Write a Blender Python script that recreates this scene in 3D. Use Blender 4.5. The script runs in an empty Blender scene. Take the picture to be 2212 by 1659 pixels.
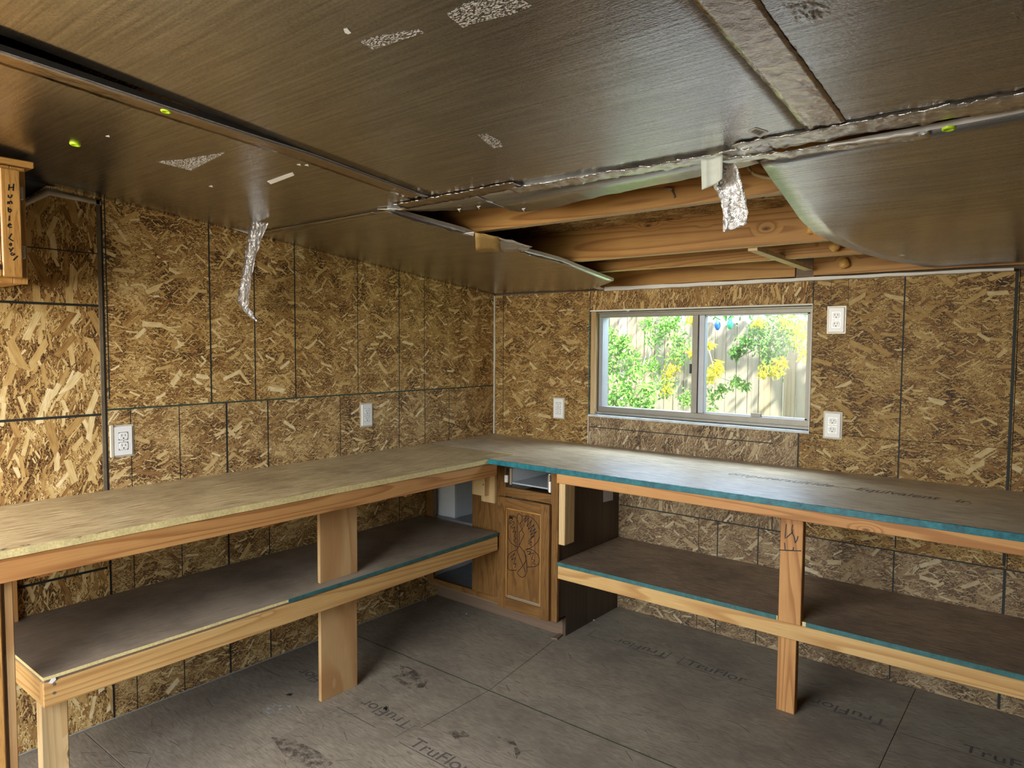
import bpy, bmesh, math, random
from mathutils import Vector, Matrix, noise as mnoise
random.seed(7)
scene = bpy.context.scene
COL = scene.collection
IW, IH, FPX = 2212, 1659, 1507.0

# ------------------------------------------------------------------ camera
CAM = Vector((2.8859, -3.4030, 1.4770))
YAW, PITCH, ROLL = 0.67754, -0.05539, 0.00596
def cam_basis():
    f = Vector((-math.sin(YAW)*math.cos(PITCH), math.cos(YAW)*math.cos(PITCH), math.sin(PITCH)))
    r = Vector((math.cos(YAW), math.sin(YAW), 0)); u = r.cross(f)
    return (r*math.cos(ROLL)+u*math.sin(ROLL), -r*math.sin(ROLL)+u*math.cos(ROLL), f)
CR, CU, CF = cam_basis()
cam = bpy.data.cameras.new('camera'); cam.sensor_width = 36; cam.lens = FPX/IW*36
cam.clip_start = 0.02; cam.clip_end = 200
co = bpy.data.objects.new('camera', cam); COL.objects.link(co)
co.matrix_world = Matrix(((CR.x, CU.x, -CF.x, CAM.x), (CR.y, CU.y, -CF.y, CAM.y), (CR.z, CU.z, -CF.z, CAM.z), (0, 0, 0, 1)))
scene.camera = co

# ------------------------------------------------------------------ world, sun, daylight at the door
scene.view_settings.view_transform = 'Standard'
scene.view_settings.look = 'None'
scene.view_settings.exposure = 0.0
scene.view_settings.gamma = 1.0
scene.view_settings.use_curve_mapping = False
w = bpy.data.worlds.new('sky'); scene.world = w; w.use_nodes = True
wn = w.node_tree; wn.nodes.clear()
sky = wn.nodes.new('ShaderNodeTexSky'); sky.sky_type = 'NISHITA'; sky.sun_disc = False
sky.sun_elevation = math.radians(58); sky.sun_rotation = math.radians(160); sky.air_density = 1.0; sky.dust_density = 1.5
bg = wn.nodes.new('ShaderNodeBackground'); bg.inputs['Strength'].default_value = 1.15
wo = wn.nodes.new('ShaderNodeOutputWorld')
wn.links.new(sky.outputs[0], bg.inputs[0]); wn.links.new(bg.outputs[0], wo.inputs[0])
sun = bpy.data.lights.new('sun', 'SUN'); sun.energy = 34.0; sun.angle = math.radians(0.6); sun.color = (1, 0.95, 0.86)
so = bpy.data.objects.new('sun', sun); COL.objects.link(so)
so.rotation_euler = Vector((-0.80, 0.40, -1.10)).to_track_quat('-Z', 'Y').to_euler()
al = bpy.data.lights.new('doorway_daylight', 'AREA'); al.shape = 'RECTANGLE'; al.size = 2.1; al.size_y = 1.6
al.energy = 142; al.color = (1.0, 0.94, 0.83)
ao = bpy.data.objects.new('doorway_daylight', al); COL.objects.link(ao)
ao.location = (1.10, -4.45, 1.95); ao.rotation_euler = Vector((-.06, 1, -0.45)).to_track_quat('-Z', 'Y').to_euler()
wl = bpy.data.lights.new('window_fill', 'AREA'); wl.shape = 'RECTANGLE'; wl.size = 1.7; wl.size_y = 0.8  # added lamp out of view above the window, boosts sky light on the bench
wl.energy = 90; wl.color = (0.84, 0.93, 1.0)
wo2 = bpy.data.objects.new('window_fill', wl); COL.objects.link(wo2)
wo2.location = (1.25, .80, 2.30); wo2.rotation_euler = (Vector((1.3, -.40, .9))-Vector((1.25, .80, 2.30))).to_track_quat('-Z', 'Y').to_euler()
scene.cycles.max_bounces = 4; scene.cycles.diffuse_bounces = 3; scene.cycles.glossy_bounces = 3; scene.cycles.adaptive_threshold = 0.08; scene.cycles.adaptive_min_samples = 16; scene.cycles.use_light_tree = False
scene.cycles.transparent_max_bounces = 12; scene.cycles.caustics_reflective = False; scene.cycles.caustics_refractive = False
scene.cycles.sample_clamp_indirect = 6.0

# ------------------------------------------------------------------ helpers
def ray(px, py): return CF + CR*((px-IW/2)/FPX) - CU*((py-IH/2)/FPX)
def at(px, py, n, c):                      # the point seen at a pixel on a real plane n.p = c
    n = Vector(n); q = ray(px, py); return CAM + q*((c - CAM.dot(n))/q.dot(n))
def onx(px, py, x=0.0): return at(px, py, (1, 0, 0), x)
def ony(px, py, y=0.0): return at(px, py, (0, 1, 0), y)
def onz(px, py, z=0.0): return at(px, py, (0, 0, 1), z)
SL, Z0 = 0.097, 1.80
def cz(y): return Z0 - SL*y                # underside of the ceiling boards
def onc(px, py, dz=0.0): return at(px, py, (0, SL, 1), Z0 + dz)

def link(name, me, mat=None, parent=None):
    o = bpy.data.objects.new(name, me); COL.objects.link(o)
    if mat is not None and len(me.materials) == 0: me.materials.append(mat)
    if parent is not None: o.parent = parent
    return o
def tag(o, label, cat, group=None, kind=None):
    if label: o['label'] = label
    if cat: o['category'] = cat
    if group: o['group'] = group
    if kind: o['kind'] = kind
    return o
def thing(name, label, cat, group=None):
    o = bpy.data.objects.new(name, None); COL.objects.link(o); o.empty_display_size = 0.1
    return tag(o, label, cat, group)
def struct(o): o['kind'] = 'structure'; return o
def bm_obj(name, bm, mat, parent=None, smooth=False):
    me = bpy.data.meshes.new(name); bm.to_mesh(me); bm.free()
    if smooth:
        for p in me.polygons: p.use_smooth = True
    return link(name, me, mat, parent)
def bx(bm, x0, x1, y0, y1, z0, z1, bev=0.0):
    r = bmesh.ops.create_cube(bm, size=1.0)
    vs = r['verts']
    for v in vs:
        v.co = Vector((x0 if v.co.x < 0 else x1, y0 if v.co.y < 0 else y1, z0 if v.co.z < 0 else z1))
    if bev > 0:
        es = list({e for v in vs for e in v.link_edges})
        bmesh.ops.bevel(bm, geom=es, offset=bev, segments=1, affect='EDGES')
    return vs
def box(name, x0, x1, y0, y1, z0, z1, mat, parent=None, bev=0.0015):
    bm = bmesh.new(); bx(bm, min(x0, x1), max(x0, x1), min(y0, y1), max(y0, y1), min(z0, z1), max(z0, z1), bev)
    return bm_obj(name, bm, mat, parent)
def poly(bm, pts): return bm.faces.new([bm.verts.new(p) for p in pts])
def prism(name, pts, off, mat, parent=None):          # planar outline extruded by a vector
    bm = bmesh.new(); off = Vector(off)
    a = [bm.verts.new(Vector(p)) for p in pts]; b = [bm.verts.new(Vector(p)+off) for p in pts]
    bm.faces.new(a); bm.faces.new(b[::-1]); n = len(a)
    for i in range(n): bm.faces.new((a[i], b[i], b[(i+1) % n], a[(i+1) % n]))
    bmesh.ops.recalc_face_normals(bm, faces=bm.faces)
    return bm_obj(name, bm, mat, parent)
def stroke(bm, pts, nrm, wd, lift=0.0006):            # pen stroke lying on a surface
    nrm = Vector(nrm).normalized(); pts = [Vector(p)+nrm*lift for p in pts]
    L = []
    for i, p in enumerate(pts):
        d = (pts[min(i+1, len(pts)-1)] - pts[max(i-1, 0)])
        if d.length < 1e-9: d = Vector((0, 0, 1))
        s = d.normalized().cross(nrm)*(wd/2)
        L.append((bm.verts.new(p-s), bm.verts.new(p+s)))
    for (a, b), (c, d) in zip(L, L[1:]): bm.faces.new((a, b, d, c))
def tube(bm, pts, r, seg=8):
    rings = []
    for i, p in enumerate(pts):
        d = (pts[min(i+1, len(pts)-1)] - pts[max(i-1, 0)]).normalized()
        a = d.orthogonal().normalized(); b = d.cross(a)
        rr = r[i] if isinstance(r, (list, tuple)) else r
        rings.append([bm.verts.new(p + a*math.cos(t)*rr + b*math.sin(t)*rr) for t in [2*math.pi*k/seg for k in range(seg)]])
    for A, B in zip(rings, rings[1:]):
        for k in range(seg): bm.faces.new((A[k], A[(k+1) % seg], B[(k+1) % seg], B[k]))
    bm.faces.new(rings[0][::-1]); bm.faces.new(rings[-1])
def grid_obj(name, P, thick, mat, parent=None, smooth=True, edge_mat=None):   # P: rows of points, solidified away from the room
    bm = bmesh.new(); nr, nc = len(P), len(P[0])
    A = [[bm.verts.new(p) for p in row] for row in P]
    B = [[bm.verts.new(Vector(p)+Vector(thick)) for p in row] for row in P]
    for i in range(nr-1):
        for j in range(nc-1):
            f = bm.faces.new((A[i][j], A[i][j+1], A[i+1][j+1], A[i+1][j])); f.smooth = smooth
            f = bm.faces.new((B[i][j], B[i+1][j], B[i+1][j+1], B[i][j+1])); f.smooth = smooth
    rim = [(0, j) for j in range(nc)] + [(i, nc-1) for i in range(1, nr)] + [(nr-1, j) for j in range(nc-2, -1, -1)] + [(i, 0) for i in range(nr-2, 0, -1)]
    for (i, j), (k, l) in zip(rim, rim[1:]+rim[:1]):
        f = bm.faces.new((A[i][j], B[i][j], B[k][l], A[k][l])); f.material_index = 1 if edge_mat else 0
    bmesh.ops.recalc_face_normals(bm, faces=bm.faces)
    me = bpy.data.meshes.new(name); bm.to_mesh(me); bm.free(); me.materials.append(mat)
    if edge_mat: me.materials.append(edge_mat)
    return link(name, me, None, parent)
def lerp(a, b, t): return a+(b-a)*t
def resample(pts, n):
    pts = [Vector(p) for p in pts]; L = [0]
    for a, b in zip(pts, pts[1:]): L.append(L[-1]+(b-a).length)
    out = []
    for k in range(n):
        s = L[-1]*k/(n-1); i = max(j for j in range(len(L)) if L[j] <= s+1e-9); i = min(i, len(pts)-2)
        out.append(pts[i].lerp(pts[i+1], (s-L[i])/max(1e-9, L[i+1]-L[i])))
    return out

# ------------------------------------------------------------------ materials
class G:
    def __init__(s, name):
        s.m = bpy.data.materials.new(name); s.m.use_nodes = True; s.t = s.m.node_tree; s.t.nodes.clear()
        s.out = s.t.nodes.new('ShaderNodeOutputMaterial'); s.b = s.t.nodes.new('ShaderNodeBsdfPrincipled')
        s.t.links.new(s.b.outputs[0], s.out.inputs[0])
    def put(s, sock, v):
        if isinstance(v, bpy.types.NodeSocket): s.t.links.new(v, sock)
        elif isinstance(v, bpy.types.Node): s.t.links.new(v.outputs[0], sock)
        else:
            if isinstance(v, (tuple, list)) and sock.type == 'RGBA' and len(v) == 3: v = (*v, 1)
            sock.default_value = v
    def n(s, t, *ins, **kw):
        nd = s.t.nodes.new('ShaderNode'+t); named = {}
        for k, v in kw.items():
            if k.startswith('i_'): named[k[2:].replace('_', ' ')] = v
            else: setattr(nd, k, v)
        for i, v in enumerate(ins):
            if v is not None: s.put(nd.inputs[i], v)
        for k, v in named.items(): s.put(nd.inputs[k], v)
        return nd
    def math(s, op, a, b=0.0, c=None, clamp=False):
        nd = s.n('Math', a, b, operation=op, use_clamp=clamp)
        if c is not None: s.put(nd.inputs[2], c)
        return nd.outputs[0]
    def ramp(s, fac, stops, interp='LINEAR'):
        nd = s.t.nodes.new('ShaderNodeValToRGB'); cr = nd.color_ramp; cr.interpolation = interp
        while len(cr.elements) > 1: cr.elements.remove(cr.elements[-1])
        for i, (p, c) in enumerate(stops):
            e = cr.elements[0] if i == 0 else cr.elements.new(p)
            e.position = p; e.color = (*c, 1) if len(c) == 3 else c
        s.put(nd.inputs[0], fac); return nd.outputs[0]
    def mix(s, f, a, b, blend='MIX'):
        nd = s.t.nodes.new('ShaderNodeMix'); nd.data_type = 'RGBA'; nd.blend_type = blend
        s.put(nd.inputs[0], f); s.put(nd.inputs[6], a); s.put(nd.inputs[7], b); return nd.outputs[2]
    def coords(s, order='xyz', rnd=True):
        tc = s.n('TexCoord'); v = tc.outputs['Object']
        sp = s.n('SeparateXYZ', v); d = {'x': sp.outputs[0], 'y': sp.outputs[1], 'z': sp.outputs[2]}
        cb = s.n('CombineXYZ', *[d[c] if c in d else 0.0 for c in order]).outputs[0]
        if rnd:
            oi = s.n('ObjectInfo').outputs['Random']
            o = s.math('MULTIPLY', oi, 37.0)
            cb = s.n('VectorMath', cb, s.n('CombineXYZ', o, o, o), operation='ADD').outputs[0]
        return cb
    def tex(s, v, sc, rot=0.0, loc=(0, 0, 0)):             # rotate, then divide by sc
        nd = s.n('Mapping', v, vector_type='TEXTURE'); nd.inputs['Scale'].default_value = sc
        nd.inputs['Rotation'].default_value = (0, 0, rot); nd.inputs['Location'].default_value = loc
        return nd.outputs[0]
    def noise(s, v, scale=1.0, detail=3.0, rough=0.5, dist=0.0):
        return s.n('TexNoise', i_Vector=v, i_Scale=scale, i_Detail=detail, i_Roughness=rough, i_Distortion=dist).outputs[0]
    def bump(s, h, dist=0.001, strength=1.0):
        return s.n('Bump', i_Height=h, i_Strength=strength, i_Distance=dist).outputs[0]
    def fin(s, color=None, rough=0.5, metal=0.0, normal=None, spec=None):
        if color is not None: s.put(s.b.inputs['Base Color'], color)
        s.put(s.b.inputs['Roughness'], rough); s.put(s.b.inputs['Metallic'], metal)
        if normal is not None: s.put(s.b.inputs['Normal'], normal)
        if spec is not None: s.put(s.b.inputs['Specular IOR Level'], spec)
        return s.m

def plain(name, col, rough=0.5, metal=0.0, var=0.12, scale=25.0):
    g = G(name); v = g.coords(); n = g.noise(v, scale, 4)
    c = g.mix(n, tuple(max(0, x*(1-var)) for x in col), tuple(min(1, x*(1+var)) for x in col))
    return g.fin(c, rough, metal)

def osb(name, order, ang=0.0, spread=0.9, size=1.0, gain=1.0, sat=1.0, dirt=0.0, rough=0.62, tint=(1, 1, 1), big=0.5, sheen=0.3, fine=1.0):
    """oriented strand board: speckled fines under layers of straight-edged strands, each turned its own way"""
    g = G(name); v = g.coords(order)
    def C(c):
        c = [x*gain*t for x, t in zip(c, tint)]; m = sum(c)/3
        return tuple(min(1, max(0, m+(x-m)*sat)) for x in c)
    ST = [(0.0, C((.12, .052, .016))), (.14, C((.25, .120, .036))), (.36, C((.44, .26, .085))), (.62, C((.59, .395, .150))), (.84, C((.73, .555, .27))), (1.0, C((.88, .77, .52)))]
    FT = [(.30, C((.026, .011, .005))), (.42, C((.095, .043, .014))), (.52, C((.30, .162, .050))), (.61, C((.50, .31, .10))), (.72, C((.80, .62, .31)))]
    rg = random.Random(sum(map(ord, name)))
    sp = g.n('TexNoise', i_Vector=g.tex(v, (1.35, .65, 1), ang+.2), i_Scale=190.0/size/fine, i_Detail=2.0, i_Roughness=.6, i_Distortion=1.2, noise_dimensions='2D').outputs[0]
    lo = g.n('TexNoise', i_Vector=v, i_Scale=8.0, i_Detail=2.0, noise_dimensions='2D').outputs[0]
    col = g.ramp(g.math('ADD', sp, g.math('MULTIPLY', g.math('SUBTRACT', lo, .5), .5)), FT)
    lays = [(.013, .020, .0030, .75), (.017, .026, .0036, .65), (.024, .040, .0055, .50), (.036, .060, .0085, .36), (.050, .085, .013, .34*2*big), (.070, .115, .019, .30*2*big), (.042, .090, .0050, .22)]
    for k, (s_, L, W, p) in enumerate(lays):
        vv = g.tex(v, (s_*size, s_*size, 1), 0.0, (rg.uniform(0, 9), rg.uniform(0, 9), 0))
        vo = g.n('TexVoronoi', i_Vector=vv, i_Scale=1.0, i_Randomness=1.0, voronoi_dimensions='2D')
        sc = g.n('SeparateColor', vo.outputs['Color'])
        d = g.n('VectorMath', vv, vo.outputs['Position'], operation='SUBTRACT').outputs[0]
        an = g.math('MULTIPLY_ADD', sc.outputs[2], -2*spread, spread-ang)
        rt = g.n('VectorRotate', i_Vector=d, i_Angle=an, rotation_type='Z_AXIS').outputs[0]
        ab = g.n('SeparateXYZ', g.n('VectorMath', g.n('VectorMath', rt, operation='ABSOLUTE').outputs[0], (2*s_/L, 2*s_/W, 0), operation='MULTIPLY').outputs[0])
        m = g.math('LESS_THAN', g.math('MAXIMUM', ab.outputs[0], ab.outputs[1]), g.math('MULTIPLY_ADD', sc.outputs[0], .5, .65))
        m = g.math('MULTIPLY', m, g.math('LESS_THAN', sc.outputs[1], p))
        tone = g.math('MULTIPLY_ADD', g.math('FRACT', g.math('MULTIPLY', sc.outputs[1], 7.3/p)), .78, .06)
        if k > 2:
            gr = g.n('TexNoise', i_Vector=g.n('VectorMath', g.n('VectorMath', rt, (s_*28, s_*420, 0), operation='MULTIPLY').outputs[0], vo.outputs['Color'], operation='ADD').outputs[0], i_Scale=1.0, i_Detail=1.0, noise_dimensions='2D').outputs[0]
            tone = g.math('ADD', tone, g.math('MULTIPLY_ADD', gr, .5, -.17), clamp=True)
        col = g.mix(m, col, g.ramp(tone, ST))
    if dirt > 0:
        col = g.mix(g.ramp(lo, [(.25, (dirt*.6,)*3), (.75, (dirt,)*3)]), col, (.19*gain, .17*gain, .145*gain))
    return g.fin(col, rough, 0, None, sheen)

def strands(g, v, lays, ang, spread, rg, col, ST, grain=True):
    """straight-edged strands laid over col; one strand per cell, each turned its own way"""
    for k, (s_, L, W, p, op) in enumerate(lays):
        vv = g.tex(v, (s_, s_, 1), 0.0, (rg.uniform(0, 9), rg.uniform(0, 9), 0))
        vo = g.n('TexVoronoi', i_Vector=vv, i_Scale=1.0, i_Randomness=1.0, voronoi_dimensions='2D')
        sc = g.n('SeparateColor', vo.outputs['Color'])
        d = g.n('VectorMath', vv, vo.outputs['Position'], operation='SUBTRACT').outputs[0]
        rt = g.n('VectorRotate', i_Vector=d, i_Angle=g.math('MULTIPLY_ADD', sc.outputs[2], -2*spread, spread-ang), rotation_type='Z_AXIS').outputs[0]
        ab = g.n('SeparateXYZ', g.n('VectorMath', g.n('VectorMath', rt, operation='ABSOLUTE').outputs[0], (2*s_/L, 2*s_/W, 0), operation='MULTIPLY').outputs[0])
        m = g.math('LESS_THAN', g.math('MAXIMUM', ab.outputs[0], ab.outputs[1]), g.math('MULTIPLY_ADD', sc.outputs[0], .5, .65))
        m = g.math('MULTIPLY', m, g.math('MULTIPLY', g.math('LESS_THAN', sc.outputs[1], p), op))
        tone = g.math('FRACT', g.math('MULTIPLY', sc.outputs[1], 7.3/p))
        col = g.mix(m, col, g.ramp(tone, ST))
    return col

def deck(name, order, c0, c1, c2, streak=0.5, ang=0.0, rough=0.42, spec=.5, stain=(.06, .05, .04), stain_amt=.5, size=1.0, dash=.5, con=0.0):
    """worn, sanded subfloor board: pale low-contrast strands, short dark splits, dirt"""
    g = G(name); v = g.coords(order, rnd=False); rg = random.Random(sum(map(ord, name)))
    gr = g.n('TexNoise', i_Vector=g.tex(v, (.060*size, .0045, 1), ang), i_Scale=1.0, i_Detail=3.0, i_Roughness=.65, i_Distortion=.3, noise_dimensions='2D').outputs[0]
    dn = g.n('TexNoise', i_Vector=v, i_Scale=2.6, i_Detail=5.0, i_Roughness=.66, noise_dimensions='2D').outputs[0]
    col = g.ramp(gr, [(.28+con, c0), (.5, c1), (.72-con, c2)])
    ST = [(0, c0), (.5, c1), (1, c2)]
    col = strands(g, v, [(.030*size, .055*size, .008, .8, .42), (.045*size, .085*size, .013, .7, .40), (.065*size, .12*size, .019, .6, .34)], ang, streak, rg, col, ST)
    col = strands(g, v, [(.045, .034, .0022, .55*dash, .75), (.11, .070, .0035, .6*dash, .7)], ang, streak*1.4, rg, col, [(0, tuple(x*.22 for x in c0)), (1, tuple(x*.5 for x in c0))])
    col = g.mix(g.ramp(dn, [(.40, (0, 0, 0)), (.72, (stain_amt,)*3)]), col, stain)
    return g.fin(col, g.math('MULTIPLY_ADD', dn, .16, rough-.08), 0, None, spec)

def wood(name, axis, light, dark, rings=16.0, rough=0.55, across=9.0, along=.40, red=None, knots=True):
    """softwood: contour lines of a stretched noise make straight and cathedral grain"""
    order = {'x': 'xyz', 'y': 'yxz', 'z': 'zxy'}[axis]
    g = G(name); v = g.coords(order)
    vs = g.n('VectorMath', v, (along, across, across), operation='MULTIPLY').outputs[0]
    n = g.noise(vs, 1.0, 1.0, .4, .2)
    if knots:
        vk = g.n('TexVoronoi', i_Vector=g.n('VectorMath', v, (3.2, 7.0, 7.0), operation='MULTIPLY').outputs[0], i_Scale=1.0, i_Randomness=1.0)
        kd = vk.outputs['Distance']
        n = g.math('ADD', n, g.math('MULTIPLY', g.ramp(kd, [(0.0, (1, 1, 1)), (.10, (.4,)*3), (.22, (0, 0, 0))]), .20))
    fr = g.math('FRACT', g.math('MULTIPLY', n, rings))
    ring = g.ramp(fr, [(0, (0, 0, 0)), (.5, (.12,)*3), (.84, (1, 1, 1)), (.92, (.85,)*3), (1.0, (0, 0, 0))])
    fib = g.noise(g.n('VectorMath', v, (10, 380, 380), operation='MULTIPLY').outputs[0], 1.0, 1.0, .5)
    lo = g.noise(v, 4.0, 2, .6)
    col = g.mix(g.math('MULTIPLY', g.math('SUBTRACT', lo, .38), 1.6, clamp=True), light, red or tuple(a*.8 for a in light))
    col = g.mix(g.math('MULTIPLY', ring, .8), col, dark)
    col = g.mix(g.math('MULTIPLY_ADD', fib, .5, -.05, clamp=True), col, tuple(x*.6 for x in dark))
    if knots:
        col = g.mix(g.ramp(kd, [(.030, (.9,)*3), (.065, (0, 0, 0))]), col, tuple(x*.25 for x in dark))
    return g.fin(col, rough, 0, None, .35)

def laminate(name, axis, c0, c1, scale=260.0, rough=.45):
    order = {'x': 'xyz', 'y': 'yxz', 'z': 'zxy'}[axis]
    g = G(name); v = g.coords(order)
    a = g.noise(g.n('VectorMath', v, (1.2, scale, scale), operation='MULTIPLY').outputs[0], 1.0, 3, .65)
    b = g.noise(g.n('VectorMath', v, (.8, 22, 22), operation='MULTIPLY').outputs[0], 1.0, 3, .6, .4)
    t = g.math('ADD', g.math('MULTIPLY', a, .6), g.math('MULTIPLY', b, .6))
    return g.fin(g.ramp(t, [(.35, c0), (.8, c1)]), rough, 0, None, .4)

def oak(name, axis, light, dark, rough=.4):
    order = {'x': 'xyz', 'y': 'yxz', 'z': 'zxy'}[axis]
    g = G(name); v = g.coords(order)
    n = g.noise(g.n('VectorMath', v, (.9, 9, 9), operation='MULTIPLY').outputs[0], 1.0, 2, .5, .3)
    fr = g.math('FRACT', g.math('MULTIPLY', n, 14.0))
    ring = g.ramp(fr, [(0, (0, 0, 0)), (.6, (.3,)*3), (.9, (1, 1, 1)), (1, (0, 0, 0))])
    pore = g.noise(g.n('VectorMath', v, (22, 620, 620), operation='MULTIPLY').outputs[0], 1.0, 2, .6)
    lo = g.noise(v, 6.0, 3, .6)
    col = g.mix(ring, light, dark)
    col = g.mix(g.ramp(pore, [(.55, (0, 0, 0)), (.68, (.7,)*3)]), col, tuple(x*.35 for x in dark))
    col = g.mix(g.math('MULTIPLY', g.math('SUBTRACT', lo, .4), 1.4, clamp=True), col, tuple(x*.6 for x in light))
    return g.fin(col, rough, 0, None, .45)

def foil(name, col, rough, line_axis='x', lines=1.0, crinkle=0.0, spk=1.0, grime=.35, metal=1.0):
    g = G(name); v = g.coords('xyz', rnd=crinkle > 0)
    sc = (3.0, 130.0, 3.0) if line_axis == 'x' else (130.0, 3.0, 3.0)
    ln = g.noise(g.n('VectorMath', v, sc, operation='MULTIPLY').outputs[0], 1.0, 2, .55)
    pit = g.noise(g.n('VectorMath', v, (170, 260, 170) if line_axis == 'x' else (260, 170, 170), operation='MULTIPLY').outputs[0], 1.0, 2, .6)
    h = g.math('ADD', g.math('MULTIPLY', ln, .55*lines), g.math('MULTIPLY', pit, .8*spk))
    wv = g.noise(v, 3.0, 2, .5)
    h = g.math('ADD', h, g.math('MULTIPLY', wv, 5.0))
    if crinkle > 0:
        c1 = g.n('TexVoronoi', i_Vector=g.n('VectorMath', v, (38, 38, 20), operation='MULTIPLY').outputs[0], i_Scale=1.0).outputs['Distance']
        c2 = g.noise(v, 55.0, 4, .65, 1.2)
        h = g.math('ADD', h, g.math('ADD', g.math('MULTIPLY', c1, 6*crinkle), g.math('MULTIPLY', c2, 9*crinkle)))
    dn = g.noise(v, 4.5, 5, .65)
    if crinkle == 0:
        sx = g.math('MULTIPLY_ADD', g.math('SUBTRACT', g.math('ADD', g.math('MULTIPLY', ln, .6), g.math('MULTIPLY', pit, .5)), .55), 2.6, .5, clamp=True)
        col = g.mix(sx, tuple(x*.62 for x in col), tuple(min(1, x*1.28) for x in col))
    c = g.mix(g.math('MULTIPLY', g.ramp(dn, [(.35, (0, 0, 0)), (.75, (1, 1, 1))]), grime), col, (.33, .325, .315))
    return g.fin(c, g.math('MULTIPLY_ADD', dn, .14, rough-.07), metal, g.bump(h, .00075 if crinkle == 0 else .0010, 1.0))

M = {}
M['osb_left'] = osb('osb_left', 'yz', 0.0, 1.0, 1.0, gain=1.0)
M['osb_near'] = osb('osb_near', 'yz', 1.45, .65, 1.3, gain=1.0, big=.85)
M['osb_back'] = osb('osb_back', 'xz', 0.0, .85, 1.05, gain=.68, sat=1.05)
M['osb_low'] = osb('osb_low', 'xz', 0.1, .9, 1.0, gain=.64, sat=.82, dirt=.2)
M['osb_lowl'] = osb('osb_lowl', 'yz', 0.1, .9, 1.0, gain=.98, sat=.95, dirt=.04)
M['osb_roof'] = osb('osb_roof', 'xy', 0.1, .5, 1.0, gain=.9)
M['floor'] = deck('floor_board', 'xy', (.175, .145, .105), (.265, .228, .170), (.35, .305, .235), .55, 0.0, .6, .25, (.13, .107, .082), .6)
M['top_left'] = deck('bench_top_left', 'yx', (.24, .155, .070), (.47, .355, .18), (.62, .50, .29), .22, 0.0, .45, .4, (.17, .11, .055), .5, 2.0, .6, .09)
M['top_right'] = deck('bench_top_right', 'xy', (.24, .185, .115), (.52, .435, .30), (.70, .61, .45), .2, 0.0, .40, .8, (.17, .12, .07), .45, 2.0, .6, .09)
M['shelf_left'] = deck('shelf_left', 'yx', (.235, .185, .130), (.285, .230, .165), (.335, .275, .20), .3, 0.0, .6, .25, (.12, .092, .068), .75, 1.8, .15)
M['shelf_right'] = deck('shelf_right', 'xy', (.13, .085, .050), (.27, .19, .12), (.40, .30, .21), .3, 0.0, .55, .35, (.05, .036, .027), .5, 1.2)
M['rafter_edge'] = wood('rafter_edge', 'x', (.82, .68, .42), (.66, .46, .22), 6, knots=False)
M['edge'] = plain('osb_edge', (.66, .54, .25), .7, var=.45, scale=160)
for ax in 'xyz':
    M['fir_'+ax] = wood('fir_'+ax, ax, (.62, .33, .115), (.33, .13, .036), 17, red=(.52, .225, .075))
    M['pine_'+ax] = wood('pine_'+ax, ax, (.66, .43, .17), (.42, .205, .060), 13, red=(.60, .33, .115))
    M['raft_'+ax] = wood('rafter_'+ax, ax, (.56, .315, .090), (.28, .115, .029), 15, red=(.45, .21, .052), across=6)
    M['oak_'+ax] = oak('oak_'+ax, ax, (.225, .112, .032), (.125, .055, .0145))
    M['oakl_'+ax] = oak('oak_light_'+ax, ax, (.56, .30, .085), (.38, .17, .042))
M['pale_z'] = wood('pale_pine_z', 'z', (.74, .55, .29), (.58, .37, .155), 9, red=(.70, .49, .24))
M['ply_z'] = wood('plywood_z', 'z', (.60, .40, .185), (.40, .205, .075), 8, across=5, along=.8, red=(.52, .30, .13))
M['walnut'] = laminate('walnut_laminate', 'z', (.032, .022, .015), (.12, .082, .053))
M['kick'] = laminate('kick_board', 'x', (.12, .075, .045), (.21, .14, .09), 120, .6)
M['white_mel'] = plain('white_melamine', (.66, .69, .72), .4, var=.04)
M['grey_mel'] = plain('grey_shelf', (.34, .37, .39), .45, var=.15)
M['part_board'] = plain('particle_board', (.30, .22, .14), .8, var=.4, scale=220)
M['black'] = plain('dark_gap', (.012, .010, .008), .8)
M['ink'] = plain('black_marker', (.010, .009, .010), .5)
M['brown_ink'] = plain('brown_marker', (.014, .006, .005), .5)
M['print'] = plain('printed_line', (.014, .017, .014), .7, var=.5, scale=120)
M['green_print'] = plain('green_line', (.030, .055, .035), .7, var=.5, scale=120)
M['stamp'] = plain('faded_stamp', (.095, .085, .073), .7, var=.6, scale=60)
M['stampb'] = plain('bench_stamp', (.10, .092, .09), .5, var=.4, scale=60)
M['outlet'] = plain('outlet_plastic', (.80, .80, .79), .3, var=.02)
M['clear'] = plain('cloudy_plastic', (.55, .50, .40), .25, var=.1)
M['slot'] = plain('outlet_slot', (.02, .02, .02), .5)
M['steel'] = plain('worn_steel', (.45, .43, .40), .35, 1.0)
M['white'] = plain('white_foam', (.78, .77, .74), .7, var=.06)
M['paper'] = plain('white_paper', (.62, .64, .68), .7, var=.03)
M['tape_white'] = plain('white_tape', (.56, .60, .54), .5, var=.06)
M['foil'] = foil('foil_facing', (.57, .585, .61), .21)
M['foil_near'] = foil('foil_facing_near', (.56, .575, .60), .24)
M['tape'] = foil('foil_tape', (.52, .46, .42), .14, 'x', 0, .16, .2, .2)
M['tape_bright'] = foil('foil_tape_bright', (.70, .71, .73), .26, 'x', 0, .75, .3, .15, .85)
M['tape_silver'] = foil('foil_tape_silver', (.80, .79, .78), .24, 'x', 0, .30, .3, .25)
M['board_core'] = plain('board_core', (.62, .60, .56), .8, var=.2)
M['alum'] = plain('window_aluminium', (.25, .235, .20), .5, .6, var=.12)
M['alum_grey'] = plain('window_aluminium_grey', (.34, .36, .40), .45, .6, var=.08)
M['sill'] = plain('worn_sill_paint', (.52, .58, .62), .4, var=.45, scale=18)
M['caulk'] = plain('caulk', (.52, .50, .42), .6, var=.25)
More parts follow.
